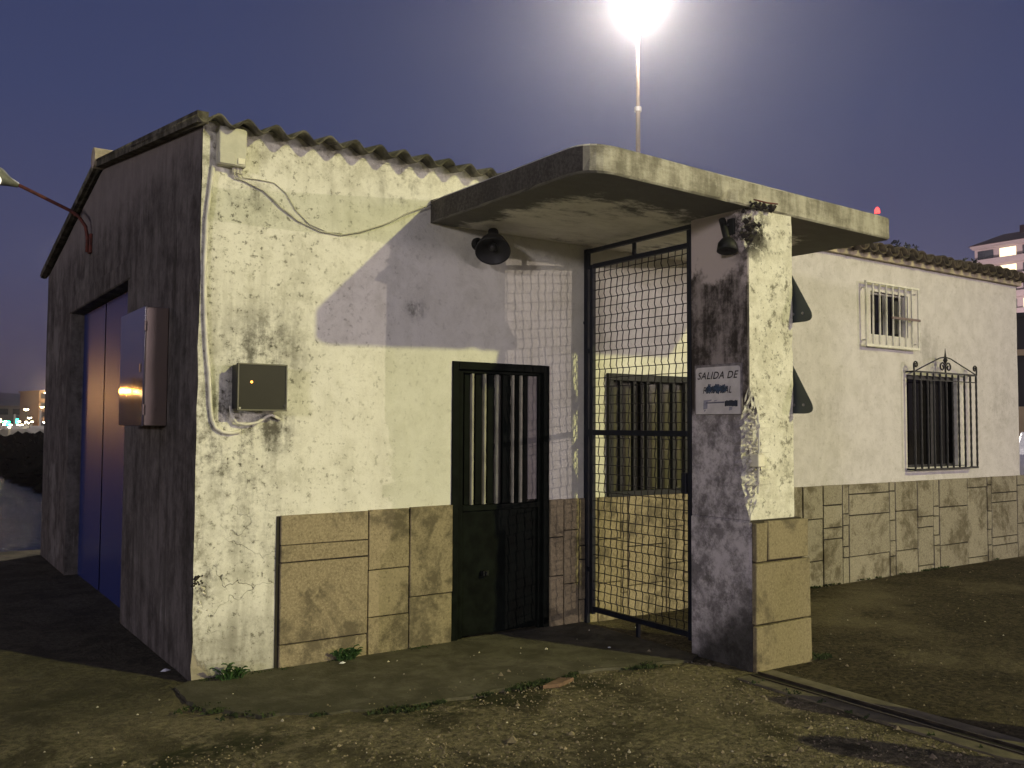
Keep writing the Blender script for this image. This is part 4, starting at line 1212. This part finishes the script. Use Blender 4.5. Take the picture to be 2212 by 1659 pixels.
# two squat bollards just outside the right edge; their shadows fall into the picture
bo = thing('bollard', 'squat round concrete bollard nearer to the rail', 'bollard', (3.62, -3.92, 0), 'bollards beside the rail')
b = MB(); b.lathe((3.62, -3.92, -.02), (0, 0, 1), [(0, .17), (.82, .15), (.94, .13), (1.01, .07), (1.03, 0)], 18); b.build('shaft', M['bollard'], bo, smooth=True)
b = MB(); b.lathe((3.62, -3.92, .50), (0, 0, 1), [(0, .155), (0, .158), (.08, .156), (.08, .150)], 18); b.build('band', M['black'], bo, smooth=True)
copy_tree(bo, (-.40, -.52, 0), 'squat round concrete bollard farther from the building')

# ================================================================== LAMP MASTS
def high_mast(x, y, ztop, lab, heads=8, r=.80, lit=True):
    t = thing('floodlight_mast', lab, 'mast', (x, y, 0))
    b = MB(); zz = [0, ztop*.25, ztop*.25, ztop*.5, ztop*.5, ztop*.75, ztop*.75, ztop]
    rr = [.22, .20, .17, .16, .135, .125, .105, .10]
    b.tube([(x, y, z) for z in zz], rr, 14); b.build('pole', M['mastrust'], t, smooth=False)
    for z in (ztop*.25, ztop*.5, ztop*.75):
        b = MB(); b.lathe((x, y, z-.12), (0, 0, 1), [(0, .20), (.24, .20)], 14); b.build('collar', M['postgrey'], t)
    b = MB(); b.lathe((x, y, ztop-.05), (0, 0, 1), [(0, .12), (0, r), (.08, r), (.08, .12)], 24); b.build('crown', M['postgrey'], t)
    for k in range(heads):
        a = 2*math.pi*k/heads; c = Vector((x+r*math.cos(a), y+r*math.sin(a), ztop))
        d = Vector((math.cos(a), math.sin(a), -.55)).normalized(); s = Vector((-math.sin(a), math.cos(a), 0)); u = d.cross(s)
        b = MB(); n0 = 0
        for w, q in ((-.06, .6), (.16, 1.0)):
            for i, j in ((-1, -1), (1, -1), (1, 1), (-1, 1)): b.v.append(tuple(c+d*w+s*i*.26*q+u*j*.20*q))
        b.f = [(0, 3, 2, 1), (0, 1, 5, 4), (1, 2, 6, 5), (2, 3, 7, 6), (3, 0, 4, 7)]
        h = b.build('floodlight', M['postgrey'], t)
        b = MB(); p = [c+d*.158+s*i*.25+u*j*.19 for i, j in ((-1, -1), (1, -1), (1, 1), (-1, 1))]
        b.quad(*[tuple(q) for q in p]); b.build('lens', G['white'], h)
    return t
high_mast(31.45, 30.0, 25.1, 'tall floodlight mast behind the canopy with blazing white crown')
high_mast(MAIN_LAMP.x+.6, MAIN_LAMP.y-.9, MAIN_LAMP.z+.3, 'tall floodlight mast in the yard far behind the viewer')
def street_lamp(x, y, h, lab, mat, group=None, armdir=(0, 1), head=.22):
    t = thing('street_lamp', lab, 'street lamp', (x, y, 0), group)
    b = MB(); b.tube([(x, y, 0), (x, y, h-.3), (x+armdir[0]*.3, y+armdir[1]*.3, h), (x+armdir[0]*1.0, y+armdir[1]*1.0, h+.1)], [.09, .06, .05, .04], 8); b.build('pole', M['postgrey'], t)
    c = Vector((x+armdir[0]*1.2, y+armdir[1]*1.2, h+.1))
    b = MB(); b.box(c.x-head, c.x+head, c.y-head, c.y+head, c.z, c.z+head*.5); b.build('head', M['postgrey'], t, bevel=.03)
    b = MB(); b.lathe((c.x, c.y, c.z-.004), (0, 0, -1), [(0, head*.85), (head*.45, head*.6), (head*.6, 0)], 12); b.build('lens', mat, t, smooth=True)
    return t
for i, (p, w_, c, r) in enumerate(FILLS):  # posts for the far lamp and the added fill lamps
    lab = ['white street lamp far off to the right of the yard', 'added fill lamp far to the left of the viewer', 'added fill lamp behind the viewer, nearer one', 'added fill lamp behind the viewer, farther one'][i]
    street_lamp(p.x-.2, p.y-1.3, p.z+.25, lab, G['warm'], 'white yard lamps', head=.3)

# ================================================================== ACROSS THE WATER (left)
def shore():
    v = []; f = []
    n = 40
    for i in range(n+1):
        x = -420+560*i/n
        v += [(x, 100, -1.6), (x, 100, .25), (x, 420, 1.2), (x, 900, 2)]
    for i in range(n):
        o = i*4
        for k in range(3): f.append((o+k, o+4+k, o+5+k, o+1+k))
    me = bpy.data.meshes.new('far_shore'); me.from_pydata(v, [], f); me.materials.append(M['shore']); structure(link('far_shore', me))
    v = []; f = []
    for i in range(61):
        a = math.radians(-50+75*i/60); d = 1700
        el = 1.25+.55*math.exp(-((math.degrees(a)-3)/6)**2)+.5*math.exp(-((math.degrees(a)+20)/9)**2)+.05*mnoise.noise(Vector((i*.4, 0, 0)))
        if math.degrees(a) > 8: el *= max(.2, 1-(math.degrees(a)-8)/14)
        for k, (dd, e) in enumerate(((900, 0), (1300, .55), (d, 1), (2300, .5))):
            v.append((dd*math.sin(a), dd*math.cos(a), 1+1700*math.tan(math.radians(el))*e))
    for i in range(60):
        for k in range(3): o = i*4+k; f.append((o, o+4, o+5, o+1))
    me = bpy.data.meshes.new('hill'); me.from_pydata(v, [], f); me.materials.append(M['hill'])
    for p in me.polygons: p.use_smooth = True
    structure(link('hill', me))
shore()
def block(x, y, w, d, h, floors, fac, lab, rot=0, lit=.1, group=None, roof=None, bays=6):
    t = thing('apartment_building', lab, 'building', (x, y, 0), group)
    ca, sa = math.cos(rot), math.sin(rot)
    def tr(b):
        b.v = [(x+ca*a-sa*c, y+sa*a+ca*c, z) for a, c, z in b.v]; return b
    tr(MB().box(-w/2, w/2, 0, d, -1, h)).build('wall', fac, t)
    fh = h/floors
    for k in range(floors):
        z = fh*k
        tr(MB().box(-w/2-.05, w/2+.05, -.9, -.001, z+fh*.92, z+fh*.99)).build('balcony_slab', fac, t)
        tr(MB().box(-w/2-.05, w/2+.05, -.95, -.85, z+fh*.992, z+fh*1.28)).build('parapet', fac, t) if k < floors-1 else None
        for q in range(bays):
            xa = -w/2+w*(q+.14)/bays; xb = -w/2+w*(q+.86)/bays
            mt = G['window'] if random.random() < lit else M['winband']
            tr(MB().box(xa, xb, -.03, -.002, z+fh*.30, z+fh*.84)).build('window', mt, t)
    tr(MB().box(-w/2-.3, w/2+.3, -1.0, d+.3, h+.001, h+.35)).build('cornice', fac, t)
    if roof:
        b = MB(); b.v = [(-w/2-.6, -1.2, h+.36), (w/2+.6, -1.2, h+.36), (w/2+.6, d+.6, h+.36), (-w/2-.6, d+.6, h+.36), (-w/2+2.2, d*.4, h+3.0), (w/2-2.2, d*.4, h+3.0)]
        b.f = [(0, 1, 5, 4), (1, 2, 5), (2, 3, 4, 5), (3, 0, 4), (0, 3, 2, 1)]
        tr(b).build('roof', roof, t)
        for q in (-.3, .2): tr(MB().box(w*q-.4, w*q+.4, d*.3, d*.3+.8, h+2.0, h+3.8)).build('chimney', roof, t)
    return t
# buildings along the far shore: one in view, the others beyond the left edge
block(37.5, 250, 16, 12, 9.6, 4, M['facade2'], 'ochre apartment block across the water, partly behind the shed', .25, .05, bays=5)
block(49, 262, 18, 12, 12.6, 5, M['facade2'], 'taller ochre block behind the shed corner across the water', .2, .05, bays=5)
block(20, 300, 26, 10, 6.5, 2, M['facade3'], 'low grey building across the water at the left edge', .0, .08)
for i, (xx, hh, ff) in enumerate(((-30, 12, 'facade3'), (-75, 15, 'facade2'), (-125, 11, 'facade3'), (-185, 16, 'facade2'))):
    block(xx, 270+8*i, 30, 12, hh, 4 if hh < 14 else 5, M[ff], 'shore apartment block number beyond the left edge'.replace(' number', [' nearest', ' second', ' third', ' farthest'][i]), .1, .15)
for j in range(16):
    a = math.radians(4.75+2.2*((j*7) % 16)/16+jit(.05)); d = 108+jit(6)+4*(j % 5)
    street_lamp(CAM.x+d*math.sin(a), CAM.y+d*math.cos(a), random.choice((.95, 1.15, 1.4, 1.75)), 'small warm lamp low on the far quay', G['warm'], 'small lamps on the far quay', armdir=(0, -.3), head=.16)
i = 0
WL_LAB = ['tall warm shore lamp against the dark hill', 'tall warm shore lamp in front of the ochre block', 'low warm shore lamp at the left edge of the picture', 'warm shore lamp just right of the green sign', 'warm shore lamp low before the ochre block', 'low warm lamp left of the green sign', 'warm shore lamp between the green sign and the ochre block', 'warm shore lamp closest to the shed edge']
for (x, y, h, mt) in ((17.2, 160, 3.6, 'warm'), (25.2, 205, 4.8, 'warm'), (12.4, 150, 1.9, 'warm'), (18.5, 170, 1.4, 'warm'), (24.6, 190, 2.0, 'warm'), (14.2, 140, 1.1, 'warm'), (20.6, 185, 2.4, 'warm'), (27, 215, 1.6, 'warm')):
    street_lamp(x, y, h+.25, WL_LAB[i], G[mt], 'warm lamps along the far shore', head=.42); i += 1
for i in range(16):
    x = -16-i*9; y = 125+jit(10)
    street_lamp(x, y, 5.5+jit(1), 'orange shore lamp beyond the left edge', G['sodium'], 'orange lamps along the far quay', head=.5)
for (x, y, z, w_, h_, mt, lab) in ((14.8, 165, 1.3, 1.0, .7, 'green', 'green lit sign across the water, larger'), (16.6, 168, 1.6, .5, .8, 'green', 'green lit sign across the water, smaller upper'), (12.9, 160, .9, .8, .4, 'blue', 'blue-white lit sign across the water')):
    t = thing('lit_sign', lab, 'sign', (x, y, 0))
    MB().box(x-w_/2, x+w_/2, y, y+.2, z, z+h_).build('panel', G[mt], t); MB().box(x-.06, x+.06, y+.21, y+.33, 0, z+h_).build('post', M['postgrey'], t)
for (x, y, h, lab, w_) in ((30, 238, 9, 'taller shore lamp added to light the ochre block', 9000), (6, 150, 9, 'unseen shore lamp added to light the quay at the left edge', 1200), (-90, 240, 9, 'unseen shore lamp added to light the blocks beyond the left edge', 5000)):
    street_lamp(x, y, h, lab, G['warm'], head=.3)
    point_light('shore_fill_light', (x, y-1.6, h+.2), w_, (1.0, .72, .42), .5)  # lamps added to brighten the far blocks and quay
G['pier'] = glow('pier_lamp_glow', (1.0, .93, .62), 160)
street_lamp(7.4, 58, 13, 'pier lamp hidden behind the shed, glinting on the water', G['pier'], head=.4)
def boat(x, y, L, mast, lab):
    y += 9; t = thing('sailing_boat', lab, 'boat', (x, y, .25), 'sailing boats laid up across the water')
    b = MB()
    for (s, w, z) in ((-1, .55, .9), (-.3, 1, .8), (.4, .8, .9), (1, .05, 1.2)):
        b.v += [(x+s*L/2, y-w*L*.15, z*.75+.35), (x+s*L/2, y+w*L*.15, z*.75+.35), (x+s*L/2*.9, y, .22)]
    for k in range(3):
        o = k*3; b.f += [(o, o+3, o+4, o+1), (o, o+2, o+5, o+3), (o+1, o+4, o+5, o+2)]
    b.f += [(0, 1, 2), (9, 11, 10)]
    b.build('hull', M['hull'], t)
    MB().box(x-L*.2, x+L*.15, y-L*.08, y+L*.08, .9, 1.35).build('cabin', M['hull'], t)
    MB().tube([(x, y, .9), (x, y, mast)], .11, 6).build('mast', M['hull'], t)
for i, (x, y, m) in enumerate(((9.7, 96, 1.4), (11.3, 95, 2.6), (12.6, 96.5, 1.7), (13.8, 95.5, 3.1), (8.0, 95, 1.0), (14.8, 97, 2.0))):
    boat(x-1.6+.0, y, 5, m, ['white boat with a short mast across the water, second from the left', 'white boat with tall mast across the water, left of the middle', 'white boat across the water, right of the middle', 'white boat with the tallest mast, close to the shed edge', 'leftmost white boat across the water', 'white boat across the water half hidden by the shed edge'][i])
# breakwater of dark rocks
b = MB()
for k in range(900):
    tt = random.random(); u = random.uniform(-1, 1)
    x = 7.8+u*3.4; y = 38+tt*47+jit(1); z = -1.6+2.05*(1-abs(u)**1.6)*random.uniform(.75, 1.0); s = random.uniform(.45, .95)
    o = len(b.v)
    for d in ((1, 0, 0), (-1, 0, 0), (0, 1, 0), (0, -1, 0), (0, 0, 1), (0, 0, -1)):
        b.v.append((x+d[0]*s*random.uniform(.7, 1.2), y+d[1]*s*random.uniform(.7, 1.2), z+d[2]*s*random.uniform(.4, .8)))
    for t3 in ((0, 2, 4), (2, 1, 4), (1, 3, 4), (3, 0, 4), (2, 0, 5), (1, 2, 5), (3, 1, 5), (0, 3, 5)): b.f.append(tuple(o+i for i in t3))
o = b.build('breakwater_rocks', M['rock']); stuff(o, 'black rock breakwater on the water left of the shed', 'rocks')

# ================================================================== RIGHT BACKGROUND
def polar(az, d): a = math.radians(az); return CAM.x+d*math.sin(a), CAM.y+d*math.cos(a)
px, py = 152.6, 61.0
block(px, py, 30, 14, 32.6, 11, M['facade'], 'pink-grey high-rise with dark red roof behind the tiled office', math.radians(-90), .2, roof=M['redroof'], bays=8)
lx, ly = 124.0, 70.0
street_lamp(lx, ly, 13, 'unseen lamp added to light the pink-grey high-rise', G['warm'], head=.35)
point_light('facade_fill_light', (lx+1.6, ly+1.2, 12.6), 36000, (1.0, .84, .84), .5)  # unseen lamp added to brighten the high-rise front
def tree(x, y, h, r, lab):
    random.seed(lab)
    t = thing('tree', lab, 'tree', (x, y, 0), None)
    b = MB(); b.tube([(x, y, 0), (x+.1, y, h*.4), (x-.1, y+.1, h*.75)], [.28, .2, .08], 8)
    for k in range(5):
        a = k*1.3; b.tube([(x, y, h*.45), (x+r*.6*math.cos(a), y+r*.6*math.sin(a), h*.75)], [.1, .03], 6)
    b.build('trunk', M['bark'], t)
    b = MB()
    cl = [(Vector((x, y, h*.72))+Vector((random.gauss(0, 1)*r*.5, random.gauss(0, 1)*r*.5, random.gauss(0, 1)*h*.13)), r*random.uniform(.25, .5)) for _ in range(14)]
    for _ in range(3200):
        c, q = random.choice(cl); d = Vector((random.gauss(0, 1), random.gauss(0, 1), random.gauss(0, 1))).normalized()*q*random.random()**.4
        p = c+d; u = Vector((random.gauss(0, 1), random.gauss(0, 1), random.gauss(0, 1))).normalized(); w = u.cross(Vector((.3, .2, .9))).normalized(); s = random.uniform(.09, .2)
        b.quad(tuple(p-u*s), tuple(p+w*s*.5), tuple(p+u*s), tuple(p-w*s*.5))
    b.build('crown', M['treeleaf'], t)
x, y = polar(58.7, 62); tree(x, y, 13.6, 2.1, 'dark tree top just above the tiles, left one')
x, y = polar(60.3, 64); tree(x, y, 13.8, 2.3, 'dark tree top just above the tiles, right one')
# red beacon on a distant mast, its lamp just above the canopy edge
x, y = polar(56.95, 260)
t = thing('beacon_mast', 'thin far mast whose red beacon shows above the canopy corner', 'mast', (x, y, 0))
zt = 1.6+260*math.tan(math.radians(12.72))
MB().tube([(x, y, 0), (x, y, zt-.8)], [.5, .15], 8).build('pole', M['postgrey'], t)
MB().lathe((x, y, zt-.8), (0, 0, 1), [(0, 0), (0, .7), (.9, .65), (1.5, .3), (1.7, 0)], 10).build('beacon', G['redbeacon'], t)
# dark shed, yard wall and white car at the right edge
x, y = polar(66.2, 38)
t = thing('harbour_shed', 'dark shed with beige band at the far right edge', 'building', (x, y, 0))
def orient(b, cx, cy, rot):
    ca, sa = math.cos(rot), math.sin(rot); b.v = [(cx+ca*a-sa*c, cy+sa*a+ca*c, z) for a, c, z in b.v]; return b
rot = math.radians(-62)
orient(MB().box(-2.6, 6, 0, 6, -.1, 5.7), x, y, rot).build('wall', M['darkshed'], t)
orient(MB().box(-2.65, 6.05, -.12, -.002, 4.28, 4.50), x, y, rot).build('fascia', M['beige'], t)
orient(MB().box(-2.65, 6.05, -.16, 6.1, 5.701, 5.85), x, y, rot).build('roof_edge', M['darkshed'], t)
orient(MB().box(-2.6, 6, -.45, -.14, -.1, 2.4), x, y, rot).build('plinth', M['beige'], t)
x, y = polar(66.3, 26)
t = thing('parked_car', 'white car parked at the right edge behind the office', 'car', (x, y, 0))
def car(x, y, rot):
    prof = [(-2.0, .35), (-2.05, .75), (-1.95, 1.0), (-1.45, 1.12), (-.85, 1.52), (.55, 1.52), (1.15, 1.02), (1.85, .88), (2.02, .62), (2.0, .35)]
    b = MB(); b.prism(prof, lambda a, z: (a, -.84, z), lambda a, z: (a, .84, z)); orient(b, x, y, rot).build('body', M['carpaint'], t, bevel=.05, seg=2)
    win = [(-1.35, 1.08), (-.82, 1.45), (.50, 1.45), (.98, 1.05)]
    b = MB(); b.prism(win, lambda a, z: (a, -.853, z), lambda a, z: (a, -.845, z)); orient(b, x, y, rot).build('side_window', M['glassdark'], t)
    for wx in (-1.25, 1.3):
        b = MB(); b.lathe((wx, -.86, .32), (0, 1, 0), [(0, 0), (0, .31), (.2, .31), (.2, 0)], 18); wh = orient(b, x, y, rot).build('wheel', M['tyre'], t)
        b = MB(); b.lathe((wx, -.87, .32), (0, 1, 0), [(0, 0), (0, .19), (.009, .19)], 14); orient(b, x, y, rot).build('rim', M['postgrey'], wh)
    b = MB(); b.box(1.9, 2.03, -.72, -.45, .66, .80); orient(b, x, y, rot).build('headlight', M['glassdark'], t)
    b = MB(); b.box(-2.05, -1.96, -.78, -.55, .72, .9); orient(b, x, y, rot).build('tail_light', M['signred'], t)
car(x, y, math.radians(15))
# ================================================================== HAZE ADDED FOR THE LAMP GLOW
hz = bpy.data.materials.new('lamp_glow_haze'); hz.use_nodes = True
hz.node_tree.nodes.clear()
ho = hz.node_tree.nodes.new('ShaderNodeOutputMaterial'); hv = hz.node_tree.nodes.new('ShaderNodeVolumePrincipled')
hv.inputs['Color'].default_value = (.92, .92, .96, 1); hv.inputs['Density'].default_value = .0005; hv.inputs['Anisotropy'].default_value = .82
hz.node_tree.links.new(hv.outputs[0], ho.inputs['Volume'])
b = MB(); b.box(-2400, 2400, -500, 2500, -5, 72)
o = b.build('glow_haze', hz); o['kind'] = 'stuff'
print('objects', len(bpy.data.objects))
